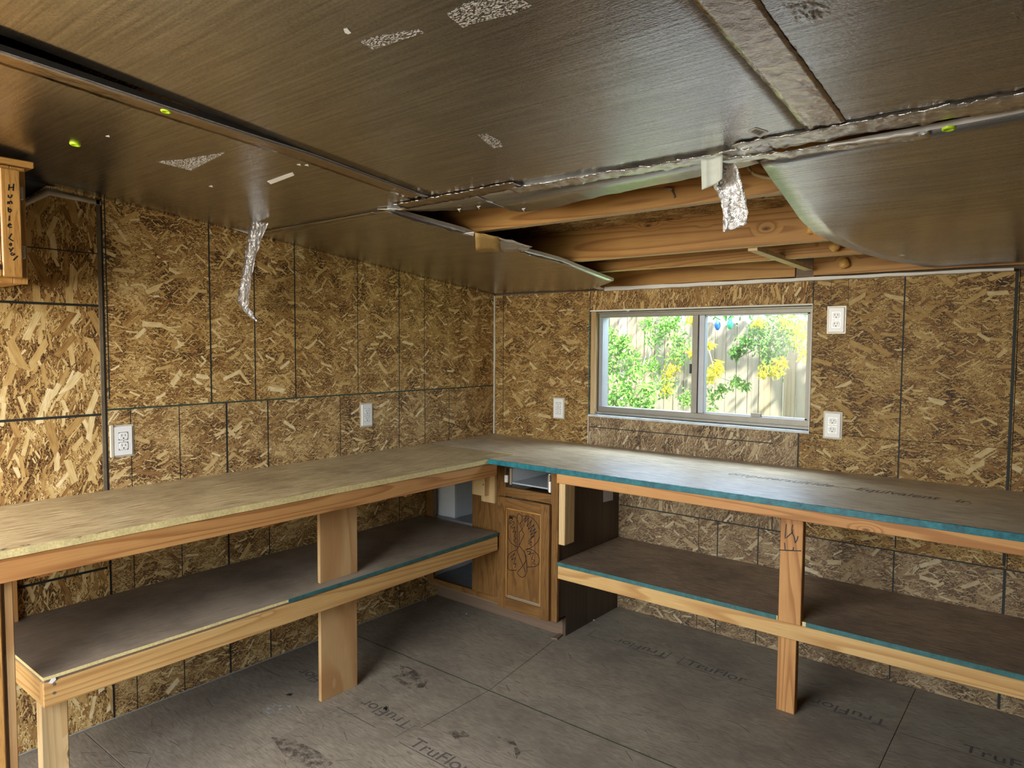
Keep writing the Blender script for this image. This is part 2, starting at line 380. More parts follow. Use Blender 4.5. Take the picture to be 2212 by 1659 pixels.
M['jamb'] = wood('jamb_z', 'z', (.62, .45, .24), (.40, .22, .09), 5)
M['lime'] = plain('lime_plastic', (.50, .80, .02), .35, var=.05)
M['orange'] = plain('orange_plastic', (.65, .16, .05), .4, var=.05)
M['amber'] = plain('cured_foam', (.62, .36, .10), .4, var=.3, scale=60)
M['cable'] = plain('cable_sheath', (.48, .38, .20), .5, var=.1)
M['siding'] = plain('outer_sheathing', (.16, .12, .08), .8, var=.2)

# teal paint: uneven spray
g = G('teal_paint'); v = g.coords('xyz', rnd=False); n = g.noise(v, 40, 4, .65)
M['teal'] = g.fin(g.ramp(n, [(.25, (.003, .060, .085)), (.6, (.012, .165, .20)), (.9, (.07, .30, .31))]), .42)
g = G('teal_dull'); v = g.coords('xyz', rnd=False); n = g.noise(v, 30, 5, .7)
M['teal_dull'] = g.fin(g.ramp(n, [(.25, (.015, .060, .058)), (.6, (.035, .14, .14)), (.9, (.12, .20, .17))]), .55)
# thin sprayed haze of paint that breaks up
def speckle(name, col, thr, scale, rough=.6, stretch=(1, 1, 1), metal=0.0):
    g = G(name); v = g.coords('xyz'); vs = g.n('VectorMath', v, stretch, operation='MULTIPLY').outputs[0]
    n = g.noise(vs, scale, 5, .7)
    g.fin(col, rough, metal); g.put(g.b.inputs['Alpha'], g.ramp(n, [(thr, (0, 0, 0)), (thr+.05, (1, 1, 1))])); return g.m
M['scuff'] = speckle('white_scuff', (.80, .80, .78), .52, 300, stretch=(.5, 1.3, 1))
M['scuff_solid'] = plain('white_smear', (.82, .82, .80), .6, var=.04)
M['teal_haze'] = speckle('teal_overspray', (.03, .20, .21), .50, 60)
M['dust'] = speckle('pale_dust', (.36, .36, .34), .50, 60)
g = G('dark_stain'); v = g.coords('xyz', rnd=False); n = g.noise(v, 22, 5, .7); g.fin((.085, .068, .052), .6)
g.put(g.b.inputs['Alpha'], g.ramp(n, [(.44, (0, 0, 0)), (.72, (.55,)*3)])); M['stain_dark'] = g.m

# window glass: thin, clear, a little dusty
g = G('window_glass'); t = g.t; tr = t.nodes.new('ShaderNodeBsdfTransparent'); gl = t.nodes.new('ShaderNodeBsdfGlossy'); gl.inputs['Roughness'].default_value = .12
df = t.nodes.new('ShaderNodeBsdfDiffuse'); df.inputs[0].default_value = (.7, .72, .7, 1)
tr.inputs[0].default_value = (.95, .97, .97, 1)
m1 = t.nodes.new('ShaderNodeMixShader'); m2 = t.nodes.new('ShaderNodeMixShader'); lw_ = t.nodes.new('ShaderNodeLayerWeight'); lw_.inputs[0].default_value = .5
fr = t.nodes.new('ShaderNodeMath'); fr.operation = 'MULTIPLY_ADD'; pw = t.nodes.new('ShaderNodeMath'); pw.operation = 'POWER'; pw.inputs[1].default_value = 4.0
t.links.new(lw_.outputs['Facing'], pw.inputs[0]); t.links.new(pw.outputs[0], fr.inputs[0]); fr.inputs[1].default_value = .4; fr.inputs[2].default_value = .012
t.links.new(fr.outputs[0], m1.inputs[0]); t.links.new(tr.outputs[0], m1.inputs[1]); t.links.new(gl.outputs[0], m1.inputs[2])
m2.inputs[0].default_value = .03; t.links.new(m1.outputs[0], m2.inputs[1]); t.links.new(df.outputs[0], m2.inputs[2]); t.links.new(m2.outputs[0], g.out.inputs[0])
M['glass'] = g.m

# ------------------------------------------------------------------ room shell
RX, FY = 3.66, -3.85             # right wall, front wall (behind the camera)
FL = struct(thing('floor', None, None)); CE = struct(thing('ceiling', None, None))
WL = struct(thing('wall_left', None, None)); WB = struct(thing('wall_back', None, None))
WR = struct(thing('wall_right', None, None)); WF = struct(thing('wall_front', None, None))

# floor: 4x8 ft subfloor sheets with tight joints
box('floor_slab', -.15, RX+.15, FY-.1, .12, -.12, -.019, M['siding'], FL, 0)
jy = [0.0, -1.192, -2.411, -3.63, FY]
for r in range(4):
    xs = [[0, 2.408, RX], [0, 1.19+1.22*2, RX], [0, 2.408, RX], [0, RX]][r]
    for a, b in zip(xs, xs[1:]):
        if b-a > .02: box('floor_panel', a+.001, b-.001, jy[r+1]+.0012, jy[r]-.0012, -.019, 0, M['floor'], FL, .001)

# left wall
box('sheathing', -.13, -.0125, FY, .12, -.02, 2.45, M['siding'], WL, 0)
SEAM = -2.300; JZ = 1.22
def wall_panel_left(y0, y1, z0, mat, ztop=None, zc=None):
    pts = [(-.012, y0, z0), (-.012, y1, z0)]
    pts += [(-.012, y1, ztop if ztop else cz(y1)+.02), (-.012, y0, ztop if ztop else cz(y0)+.02)]
    return prism('osb_panel', pts, (.012, 0, 0), mat, WL)
pl_low = wall_panel_left(SEAM+.002, -.002, 0, M['osb_lowl'], JZ-.0015)
pl_up = wall_panel_left(SEAM+.002, -.002, JZ+.0015, M['osb_left'])
# the near sheet has its upper corner cut off
pl_near = prism('osb_panel', [(-.012, -3.51, 0), (-.012, SEAM-.004, 0), (-.012, SEAM-.004, cz(SEAM)+.02), (-.012, -2.478, cz(-2.478)-.003), (-.012, -2.60, 1.93), (-.012, -3.51, 1.93)], (.012, 0, 0), M['osb_near'], WL)
prism('osb_panel', [(-.012, FY, 0), (-.012, -3.514, 0), (-.012, -3.514, cz(-3.514)), (-.012, FY, cz(FY))], (.012, 0, 0), M['osb_near'], WL)
prism('dark_backing', [(-.0125, -3.51, 1.85), (-.0125, SEAM, 1.85), (-.0125, SEAM, 2.4), (-.0125, -3.51, 2.4)], (.0004, 0, 0), M['black'], WL)
# clear sheeting folded over the cut corner
grid_obj('plastic_edge', [[(.004, -2.66, 1.905), (.004, -2.60, 1.94), (.004, -2.545, 1.975), (.003, -2.478, 2.030), (.003, -2.30, 2.013)],
                          [(.004, -2.66, 1.88), (.005, -2.60, 1.918), (.006, -2.548, 1.952), (.005, -2.47, 2.004), (.003, -2.30, 1.995)]], (-.002, 0, 0), M['clear'], WL)

def line_left(y, z0, z1, wd, par=WL, mat='print'): box('printed_line', 0, .0008, y-wd/2, y+wd/2, z0, z1, M[mat], par, 0)
def line_left_h(z, y0, y1, wd, mat='print'): box('printed_line', 0, .0008, y0, y1, z-wd/2, z+wd/2, M[mat], WL, 0)
for y, wd in ((-1.880, .006), (-1.672, .005), (-1.462, .005), (-1.090, .003), (-.806, .004), (-.615, .003)): line_left(y, JZ+.003, cz(y), wd)
for y, wd in ((-2.213, .0025), (-2.021, .003), (-1.813, .008), (-1.612, .005), (-1.204, .003), (-.808, .004), (-.611, .003), (-.413, .003)): line_left(y, .005, JZ-.003, wd)
line_left_h(JZ, SEAM, -.004, .007, 'green_print')
for z, wd in ((1.813, .004), (1.617, .009), (1.204, .009), (.608, .009)): line_left_h(z, -3.5, SEAM-.01, wd)
line_left_h(1.803, SEAM, -2.255, .003)
box('seam_gap', .0, .0011, SEAM-.004, SEAM+.003, 0, cz(SEAM)-.002, M['black'], WL, 0)
box('seam_caulk', .0, .003, SEAM-.018, SEAM-.004, .9, cz(SEAM)-.004, plain('grey_caulk', (.13, .10, .062), .6, var=.5, scale=30), WL, .001)
line_left(SEAM+.012, 1.26, cz(SEAM), .004)
# pale dust line where wall and floor meet
box('floor_joint', .0, .006, FY, -.6, 0, .005, plain('floor_dust', (.30, .29, .26), .8, var=.3, scale=60), WL, .002)

# back wall with the window opening
WX0, WX1, WZ0, WZ1 = .7187, 1.9353, 1.0765, 1.675
TOPB = 1.79
def back_panel(x0, x1, z0, z1, mat): return box('osb_panel', x0+.001, x1-.001, 0, .012, z0+.001, z1-.001, mat, WB, .0006)
for (x0, x1, z0, z1) in ((-.13, WX0-.02, -.02, 2.3), (WX1+.02, RX+.13, -.02, 2.3), (WX0-.02, WX1+.02, -.02, WZ0-.02), (WX0-.02, WX1+.02, WZ1+.02, 2.3)):
    box('sheathing', x0, x1, .0125, .13, z0, z1, M['siding'], WB, 0)
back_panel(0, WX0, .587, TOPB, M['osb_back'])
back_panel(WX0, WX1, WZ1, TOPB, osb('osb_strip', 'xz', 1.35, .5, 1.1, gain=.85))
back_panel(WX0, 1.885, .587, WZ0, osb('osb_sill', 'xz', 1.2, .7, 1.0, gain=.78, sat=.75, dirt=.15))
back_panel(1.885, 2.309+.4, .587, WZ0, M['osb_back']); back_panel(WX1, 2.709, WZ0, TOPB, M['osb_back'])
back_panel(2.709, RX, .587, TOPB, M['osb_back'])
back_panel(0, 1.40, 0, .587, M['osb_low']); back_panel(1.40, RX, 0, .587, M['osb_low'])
def line_back(x, z0, z1, wd, mat='print'): box('printed_line', x-wd/2, x+wd/2, -.0008, 0, z0, z1, M[mat], WB, 0)
def line_back_h(z, x0, x1, wd, mat='print'): box('printed_line', x0, x1, -.0008, 0, z-wd/2, z+wd/2, M[mat], WB, 0)
line_back(.076, .95, TOPB, .004); line_back(WX0, WZ1, TOPB, .004); line_back(1.935, WZ1, TOPB, .005)
line_back(2.309, .60, TOPB, .006); line_back(2.699, .60, TOPB, .011); line_back(1.887, .60, WZ0, .007)
line_back(2.012, 1.66, TOPB, .002); line_back(2.085, 1.66, TOPB, .002)
line_back_h(.587, .93, RX, .006); line_back_h(1.011, .725, 1.77, .005)
for x, wd in ((1.503, .006), (1.710, .006), (2.305, .006), (2.703, .010)): line_back(x, .01, .584, wd)
line_back(1.775, .59, .90, .005)
box('caulk', .7120, .7190, -.003, 0, .912, WZ0, M['caulk'], WB, .001)

# right and front walls (out of view): same board; doorway in the front wall
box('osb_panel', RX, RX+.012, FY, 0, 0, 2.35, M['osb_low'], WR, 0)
box('sheathing', RX+.0125, RX+.13, FY-.1, .12, -.02, 2.5, M['siding'], WR, 0)
DX0, DX1, DZ = .15, 2.10, 2.14
for (a, b, z0, z1) in ((0, DX0, 0, 2.35), (DX1, RX, 0, 2.35), (DX0, DX1, DZ, 2.35)):
    box('osb_panel', a, b, FY-.10, FY, z0, z1, M['osb_back'], WF, 0)

# corner bead and top strip
tr1 = prism('trim_1', [(0, 0, .912), (.010, 0, .912), (.011, 0, 1.3), (.013, 0, 1.45), (.009, 0, 1.79), (0, 0, 1.79)], (0, -.006, 0), M['caulk']); struct(tr1)
tr2 = struct(thing('trim_2', None, None))
xs_ = [.84+.05*i for i in range(38)]
grid_obj('white_strip', [[(x, -.047, 1.783-.002*(x-.8)/1.9 + .0012*math.sin(x*37)) for x in xs_], [(x, -.047, 1.803-.012*(x-.8)/1.9 + .0012*math.sin(x*23)) for x in xs_]], (0, .046, 0), M['white'], tr2, False)

# ------------------------------------------------------------------ roof and foil-faced ceiling boards
def deck_z(y): return 1.949 - SL*y
prism('roof_sheathing', [(-.2, FY-.2, deck_z(FY-.2)), (RX+.2, FY-.2, deck_z(FY-.2)), (RX+.2, .16, deck_z(.16)), (-.2, .16, deck_z(.16))], (0, 0, .015), M['osb_roof'], CE)
def rafter(x0, x1, y, z0, mat=None):
    o = prism('rafter', [(x0, y, z0), (x0, y+.038, z0), (x0, y+.038, deck_z(y+.038)), (x0, y, deck_z(y))], (x1-x0, 0, 0), mat or M['raft_x'], CE)
    o.data.materials.append(M['rafter_edge'])                  # paler underside: bounced light painted into the wood colour
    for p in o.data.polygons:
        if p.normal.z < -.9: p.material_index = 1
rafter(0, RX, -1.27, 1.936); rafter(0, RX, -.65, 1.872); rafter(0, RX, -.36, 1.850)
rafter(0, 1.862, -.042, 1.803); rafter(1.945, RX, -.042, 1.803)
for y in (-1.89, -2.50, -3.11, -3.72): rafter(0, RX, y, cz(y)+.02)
box('blocking', 1.862, 1.945, -.03, -.004, 1.79, 1.93, M['kick'], CE)
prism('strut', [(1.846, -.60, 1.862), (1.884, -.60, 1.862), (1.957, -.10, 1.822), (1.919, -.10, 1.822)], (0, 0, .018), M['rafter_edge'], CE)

def coons(c0, c1, d0, d1, name, mat, thick=.013, sag=None, edge='board_core', par=CE):
    n, m = len(c0), len(d0); P = []
    for j in range(m):
        t = j/(m-1); row = []
        for i in range(n):
            s = i/(n-1)
            p = c0[i]*(1-t)+c1[i]*t + d0[j]*(1-s)+d1[j]*s - (c0[0]*(1-s)*(1-t)+c0[-1]*s*(1-t)+c1[0]*(1-s)*t+c1[-1]*s*t)
            if sag: p = p + Vector((0, 0, sag(s, t, p)))
            row.append(p)
        P.append(row)
    return grid_obj(name, P, (0, 0, thick), mat, par, True, M[edge])
def seg(a, b, n): return [Vector(a).lerp(Vector(b), i/(n-1)) for i in range(n)]
def wob(p, amp=.0035, f=2.3): return amp*(mnoise.noise(Vector((p.x*f, p.y*f, 3.7))))
def board(x0, x1, y0, y1, nm='foam_board', mat='foil', fn=None, nx=24, ny=40):
    c0 = [Vector((lerp(x0, x1, i/(nx-1)), y0, cz(y0))) for i in range(nx)]; c1 = [Vector((lerp(x0, x1, i/(nx-1)), y1, cz(y1))) for i in range(nx)]
    d0 = seg(c0[0], c1[0], ny); d1 = seg(c0[-1], c1[-1], ny)
    return coons(c0, c1, d0, d1, nm, M[mat], sag=lambda s, t, p: wob(p)+(fn(s, t, p) if fn else 0))
YB = -1.685
def gapw(y): return .0 if y > -2.2 else min(.03, (-2.2-y)*.034)
# left board: its edge has pulled away from the seam towards the camera
n0, m0 = 24, 44
c0 = seg((0, YB-.004, cz(YB)), (1.196, YB-.004, cz(YB)), n0); d1 = [Vector((1.196-gapw(lerp(YB, FY, j/(m0-1)))*.8, lerp(YB-.004, FY, j/(m0-1)), cz(lerp(YB, FY, j/(m0-1)))-.9*gapw(lerp(YB, FY, j/(m0-1))))) for j in range(m0)]
c1 = seg((0, FY, cz(FY)), d1[-1], n0); d0 = seg(c0[0], c1[0], m0)
coons(c0, c1, d0, d1, 'foam_board', M['foil'], sag=lambda s, t, p: wob(p), edge='black')
board(1.2, 2.418, YB-.004, FY)
board(2.422, RX, YB-.004, FY)
# boards against the back wall: left one hangs, corner broken loose
E0 = [((838, 452), .905), ((900, 470), .925), ((1000, 497), .955), ((1060, 521), .98), ((1135, 542), 1.01), ((1210, 562), 1.04), ((1280, 589), 1.07), ((1326, 606), 1.09)]
edgeL = resample([onx(q[0], q[1], x) for q, x in E0], 30)
near = seg((0, YB, cz(YB)), edgeL[0], 22)
T = edgeL[-1]
far = resample([Vector((0, -.004, 1.797)), Vector((.25, -.004, 1.797)), Vector((.45, -.006, 1.795)), Vector((.62, -.05, 1.793)), Vector((.82, -.13, 1.790)), T], 22)
coons(near, far, seg(near[0], far[0], 30), edgeL, 'foam_board', M['foil'], sag=lambda s, t, p: wob(p, .003, 3)-.018*math.sin(math.pi*t)*s**2*(1-s)*3)
grid_obj('white_tear', [[onc(1250, 611, -.006), onc(1270, 614, -.006), onc(1290, 618, -.006), onc(1308, 625, -.006)],
                        [onc(1236, 612, -.004), onc(1262, 618, -.004), onc(1284, 623, -.004), onc(1303, 628, -.004)]], (0, 0, .003), M['white'], CE, False)
E1 = [((1640, 350), 2.235), ((1668, 390), 2.222), ((1700, 434), 2.212), ((1730, 476), 2.207), ((1762, 506), 2.212), ((1805, 527), 2.226), ((1860, 546), 2.252), ((1930, 563), 2.315), ((2000, 577), 2.40), ((2062, 584), 2.475)]
edgeR = resample([onx(q[0], q[1], x) for q, x in E1], 34)
farR = seg(edgeR[-1], (RX, -.004, 1.797), 26); nearR = seg(edgeR[0], (RX, YB, cz(YB)), 26)
coons(nearR, farR, edgeR, seg(nearR[-1], farR[-1], 34), 'foam_board', M['foil'], sag=lambda s, t, p: wob(p, .004, 2.5)-.006*math.sin(math.pi*t)*math.exp(-(s/.35)**2)*s*3)
# remnant of the torn middle board along the seam
low = [(838, 452), (909, 457), (960, 455), (1020, 453), (1060, 449), (1091, 447), (1106, 456), (1126, 458), (1147, 457), (1180, 452), (1211, 445), (1240, 437), (1270, 430), (1330, 418), (1388, 406), (1460, 392), (1540, 374), (1600, 362), (1640, 352)]
lowp = resample([onc(a, b, -.004) for a, b in low], 60)
rg = random.Random(3)
grid_obj('torn_board_strip', [[Vector((p.x, YB-.002, cz(YB)+.0)) for p in lowp], [Vector((p.x, (p.y+YB)/2, cz((p.y+YB)/2)-.004)) for p in lowp], [p + Vector((0, rg.uniform(-.006, .006), 0)) for p in lowp]], (0, 0, .012), M['foil_near'], CE, True, M['board_core'])

# foil tape: strips with crinkles
def under(p):                                         # height of the boards' underside at a point
    z = cz(p.y) + wob(p)
    if p.x < 1.196: z -= p.x/1.196*.9*gapw(p.y)
    return z
def tape_strip(name, a, b, wid, n, amp, mat, rag=.004, lift=-.003, seed=1, m=5, par=CE):
    rg = random.Random(seed); a = Vector(a); b = Vector(b); d = (b-a).normalized(); sd = d.cross(Vector((0, 0, 1))).normalized()
    P = []
    for j in range(m):
        row = []
        for i in range(n):
            p = a.lerp(b, i/(n-1)) + sd*wid*(j/(m-1)-.5)
            if j in (0, m-1): p += sd*rg.uniform(-rag, rag)
            h = amp*(mnoise.noise(Vector((p.x*23, p.y*23, seed)))+.6*mnoise.noise(Vector((p.x*60, p.y*60, seed+9))))
            p.z = under(p) + lift - abs(h); row.append(p)
        P.append(row)
    return grid_obj(name, P, (0, 0, .0006), mat, par)
tape_strip('foil_tape', (1.153, -1.75, 0), (1.128, -3.3, 0), .075, 70, .0012, M['tape'], .002, -.0012, 2)
tape_strip('foil_tape', (2.437, -1.72, 0), (2.437, -3.3, 0), .085, 120, .0022, M['tape'], .001, -.0015, 5, 9)
tape_strip('foil_tape', (1.02, -1.715, 0), (1.55, -1.715, 0), .060, 50, .005, M['tape'], .003, -.003, 7)
tape_strip('foil_tape', (1.50, -1.675, 0), (2.30, -1.675, 0), .055, 80, .006, M['tape_silver'], .006, -.004, 11, 6)
tape_strip('foil_tape', (2.22, -1.700, 0), (3.6, -1.700, 0), .075, 120, .006, M['tape_silver'], .006, -.004, 13, 7)
tape_strip('foil_tape', (2.16, -1.655, 0), (2.62, -1.600, 0), .040, 40, .006, M['tape_silver'], .006, -.010, 15, 5)
tape_strip('white_tape_strip', (2.42, -1.640, 0), (2.60, -1.632, 0), .022, 14, .003, M['white'], .002, -.012, 17, 3)
tape_strip('foil_tape', (.06, -1.69, 0), (.86, -1.69, 0), .03, 40, .0006, M['foil_near'], .002, -.0015, 19, 3)

def wrinkle(px, n=14, m=9, amp=.004, seed=0):
    A, B, C_, D_ = [onc(a, b) for a, b in px]; P = []
    for j in range(m):
        row = []
        for i in range(n):
            p = A.lerp(B, i/(n-1)).lerp(D_.lerp(C_, i/(n-1)), j/(m-1)); e = max(0, 1-(2*i/(n-1)-1)**2)*max(0, 1-(2*j/(m-1)-1)**2)
            p.z = under(p)+.0010-amp*e*abs(.25+mnoise.noise(Vector((i*.9, j*1.1, seed)))+.5*mnoise.noise(Vector((i*2.1, j*2.3, seed)))); row.append(p)
        P.append(row)
    grid_obj('foil_wrinkle', P, (0, 0, .0004), M['foil'], CE)
wrinkle([(1668, -4), (1800, -6), (1812, 48), (1690, 56)], 26, 14, .007, 1); wrinkle([(1704, 92), (1722, 90), (1742, 168), (1722, 176)], 8, 18, .006, 2); wrinkle([(2180, -5), (2240, -5), (2240, 60), (2186, 52)], 12, 12, .006, 3)
# the broken edge of the hanging board: crumpled foil lip and a bare patch
lip_in = [onc(838, 455, -.012), onc(900, 476, -.016), onc(960, 491, -.018), onc(1015, 507, -.02), onc(1080, 528, -.02), onc(1130, 545, -.02), onc(1190, 560, -.016)]
lip_in = resample(lip_in, 40); lip_out = edgeL[:40] if len(edgeL) >= 40 else resample(edgeL[:23], 40)
rows = []
for k in range(5):
    rows.append([lip_out[i].lerp(lip_in[i], k/4) + Vector((0, 0, -.004-.010*abs(mnoise.noise(Vector((i*.55, k*1.3, 2.2)))))) for i in range(40)])
grid_obj('crumpled_foil', rows, (0, 0, .0008), M['tape_bright'], CE)
def flap(name, quad, mat, n=6, m=5, par=CE, amp=.004, dz=-.03):
    A, B, C_, D_ = [onc(a, b, dz) for a, b in quad]
    P = [[A.lerp(B, i/(n-1)).lerp(D_.lerp(C_, i/(n-1)), j/(m-1)) + Vector((0, 0, amp*mnoise.noise(Vector((i*1.1, j*1.7, dz*90))))) for i in range(n)] for j in range(m)]
    return grid_obj(name, P, (0, 0, .0012), mat, par)
flap('bare_patch', [(1026, 502), (1078, 512), (1083, 543), (1028, 544)], plain('raw_board', (.50, .33, .11), .8, var=.4, scale=120))
flap('foil_flap', [(1078, 512), (1150, 532), (1138, 543), (1083, 544)], M['tape_bright'], amp=.008)
prism('white_tear', [onc(1001, 505, -.02), onc(1024, 502, -.025), onc(1023, 510, -.025)], (0, 0, .002), M['white'], CE)
prism('white_tear', [onc(815, 452, -.004), onc(857, 451, -.004), onc(852, 455, -.004)], (0, 0, .001), M['white'], CE)
for (a, b) in ((1034, 447), (992, 453), (1131, 452)):
    prism('white_tear', [onc(a-4, b-1, -.012), onc(a+4, b-2, -.012), onc(a+1, b+1, -.012), onc(a+2, b+6, -.014), onc(a-1, b+3, -.014)], (0, 0, .001), M['white'], CE)

# marks on the foil: scuffs, sticker, plastic cap washers
def mark(name, px, mat, dz=None):
    P = [onc(a, b, dz or 0) for a, b in px]
    if dz is None:
        for p in P: p.z = under(p)-.0009
    return prism(name, P, (0, 0, .0004), M[mat], CE)
mark('scuff', [(779, 90), (800, 80), (850, 72), (905, 62), (918, 70), (860, 88), (806, 106)], 'scuff')
mark('scuff', [(964, 30), (1005, 4), (1050, -12), (1110, -14), (1150, 8), (1106, 28), (1030, 46), (1000, 58)], 'scuff')
mark('scuff', [(339, 347), (400, 342), (485, 328), (470, 338), (412, 367)], 'scuff')
mark('scuff', [(577, 392), (632, 373), (636, 379), (585, 398)], 'scuff_solid')
mark('scuff', [(742, 62), (750, 60), (759, 70), (752, 73), (745, 70)], 'scuff_solid')
mark('scuff', [(1032, 290), (1050, 288), (1080, 303), (1086, 316), (1066, 319), (1045, 303)], 'scuff')
for a, b in ((232, 288), (455, 402), (645, 356), (662, 357), (1795, 433)): mark('scuff', [(a-4, b), (a+3, b-2), (a+5, b+2)], 'scuff_solid')
for a, b in ((1972, 514), (2182, 497), (1865, 523), (1948, 551)): mark('scuff', [(a-8, b+1), (a, b-2), (a+8, b), (a, b+2)], 'scuff_solid', -.02)
st = mark('barcode_sticker', [(1615, 284), (1631, 275), (1661, 284), (1642, 297)], 'scuff_solid')
bm = bmesh.new(); A, B, C_, D_ = [onc(a, b) for a, b in ((1622, 284), (1633, 278), (1653, 284), (1641, 292))]
for p in (A, B, C_, D_): p.z = under(p)-.0014
for k in range(9):
    t0, t1 = k/9, k/9+(.045 if k % 3 else .08); poly(bm, [A.lerp(D_, t0), B.lerp(C_, t0), B.lerp(C_, t1), A.lerp(D_, t1)])
bm_obj('barcode', bm, M['ink'], st)
def washer(px, py, r, mat, dz=-.006, par=CE, name='cap_washer'):
    p = onc(px, py, 0); p.z = under(p)-.003 if px < 1900 else cz(p.y)-.010; bm = bmesh.new(); K = 20
    prof = [(r, .003), (r, 0), (r*.85, -.002), (r*.5, -.0015), (r*.42, .001), (r*.2, 0), (r*.05, 0)]
    rings = [[bm.verts.new(p + Vector((q*math.cos(2*math.pi*k/K), q*math.sin(2*math.pi*k/K), h - SL*q*math.sin(2*math.pi*k/K)))) for k in range(K)] for q, h in prof]
    for a, b in zip(rings, rings[1:]):
        for k in range(K): bm.faces.new((a[k], b[k], b[(k+1) % K], a[(k+1) % K]))
    bm.faces.new(rings[-1]); bmesh.ops.recalc_face_normals(bm, faces=bm.faces)
    return bm_obj(name, bm, mat, par, True)
washer(2050, 269, .0135, M['lime']); washer(162, 305, .014, M['lime']); washer(358, 227, .012, M['lime'])

# hanging tape
def ribbon(name, left, right, plane_y, mat, label, cat, n=26, m=6, cr=.004, seed=1, lean=0.0):
    L = resample([ony(a, b, plane_y+lean*i) for i, (a, b) in enumerate(left)], n); R_ = resample([ony(a, b, plane_y+lean*i) for i, (a, b) in enumerate(right)], n)
    P = [[L[i].lerp(R_[i], j/(m-1)) + Vector((0, cr*(mnoise.noise(Vector((i*.45, j*.8, seed)))+.7*mnoise.noise(Vector((i*1.3, j*2.1, seed+4)))) + .010*math.sin(math.pi*j/(m-1)), 0)) for j in range(m)] for i in range(n)]
    return tag(grid_obj(name, P, (0, .0006, 0), mat), label, cat)
ribbon('foil_tape_strip', [(541, 476), (537, 500), (527, 565), (512, 651), (523, 668), (540, 686), (553, 694)], [(579, 482), (563, 520), (550, 562), (541, 610), (536, 660), (543, 672), (549, 683), (554, 693)], -1.82, M['tape_bright'],
       'crinkled silver foil tape strip dangling in front of the left wall', 'tape strip', 40, 7, .006, 3)
ribbon('foil_tape_strip', [(1556, 350), (1541, 403), (1556, 430), (1562, 462), (1561, 501)], [(1588, 352), (1597, 372), (1609, 420), (1616, 460), (1611, 484)], -1.66, M['tape_bright'],
       'wrinkled silver foil tape strip hanging over the open rafters', 'tape strip', 34, 7, .005, 6, .006)
ribbon('white_tape_strip', [(1514, 344), (1515, 375), (1516, 410)], [(1561, 334), (1561, 360), (1560, 386)], -1.70, M['tape_white'],
       'short strip of ribbed white tape hanging from the ceiling seam', 'tape strip', 14, 5, .0015, 8)
prism('white_tear', [onx(480, 487, .03), onx(492, 488, .03), onx(538, 502, .03), onx(536, 505, .03)], (.001, 0, 0), M['white'], CE)

for P_ in (((1436, 408), (1446, 407), (1453, 410)), ((1449, 411), (1454, 418), (1457, 427))):
    bm = bmesh.new(); tube(bm, [ony(a, b, -1.275) for a, b in P_], .0035, 6); bm_obj('nail', bm, M['part_board'], CE)
# cable and cured foam blobs between the rafters
cab = bmesh.new(); tube(cab, resample([ony(a, b, -1.30) for a, b in ((1614, 352), (1618, 366), (1630, 376), (1650, 383), (1672, 386), (1690, 392))], 16), .0055)
tag(bm_obj('cable', cab, M['cable'], None, True), 'tan cable looping out of the ceiling hole beside the foil tape', 'cable')
def blob(px, py, y, r, label):
    r *= 1.35
    c = ony(px, py, y); bm = bmesh.new(); bmesh.ops.create_icosphere(bm, subdivisions=3, radius=r)
    for v in bm.verts:
        k = 1 + .25*mnoise.noise(v.co*60/ (r*60) * .9 + Vector((px, 0, 0))); v.co = Vector((v.co.x*k*1.15, v.co.y*k, v.co.z*k + (.9*v.co.z if v.co.z > 0 else 0)*.6)) + c
    tag(bm_obj('foam_drip', bm, M['amber'], None, True), label, 'foam drip', 'yellow foam drips on the rafters')
blob(1752, 497, -.655, .012, 'yellow foam drip beside the curled foil edge, highest of the four')
blob(1766, 501, -.655, .010, 'small yellow foam drip touching the curled foil edge')
blob(1803, 533, -.40, .013, 'yellow foam drip beside the orange plug')
blob(1824, 571, -.06, .014, 'yellow foam drip hanging lowest, just above the back wall')
op = bm_obj('plug', (lambda b: (bmesh.ops.create_cone(b, cap_ends=True, segments=20, radius1=.012, radius2=.010, depth=.006, matrix=Matrix.Translation(ony(1829, 525, -.37)) @ Matrix.Rotation(math.pi/2, 4, 'X')), b)[1])(bmesh.new()), M['orange'])
tag(op, 'small round orange plug beside the yellow foam drips', 'plug')

# ------------------------------------------------------------------ window
WN = struct(thing('window_1', None, None))
fy0, fy1 = .045, .115
def wb(n, x0, x1, y0, y1, z0, z1, m, bev=.0015, par=None): return box(n, x0, x1, y0, y1, z0, z1, M[m], par or WN, bev)
wb('jamb', WX0-.018, WX0+.002, .013, .13, WZ0-.01, WZ1+.01, 'jamb'); wb('jamb', WX0+.002, WX0+.030, .010, .13, WZ0+.008, WZ1-.004, 'jamb')
wb('jamb', WX1-.003, WX1+.018, .013, .13, WZ0-.01, WZ1+.01, 'jamb'); wb('head', WX0, WX1, .013, .13, WZ1-.004, WZ1+.014, 'caulk')
wb('sill', WX0-.004, WX1, -.005, .13, WZ0-.005, WZ0+.007, 'sill')
wb('frame_head', WX0+.032, WX1-.003, fy0, fy1, 1.640, WZ1-.005, 'alum'); wb('frame_head', WX0+.032, WX1-.003, fy0-.012, fy0+.01, 1.660, WZ1-.006, 'alum')
wb('frame_sill', WX0+.032, WX1-.003, fy0, fy1, WZ0+.010, 1.128, 'alum'); wb('frame_sill', WX0+.032, WX1-.003, fy0-.014, fy0+.01, WZ0+.010, 1.100, 'alum')
wb('frame_jamb', WX0+.0325, WX0+.056, fy0+.002, fy1-.001, WZ0+.0105, WZ1-.0055, 'alum_grey'); wb('frame_jamb', WX1-.026, WX1-.0035, fy0+.002, fy1-.001, WZ0+.0105, WZ1-.0055, 'alum')
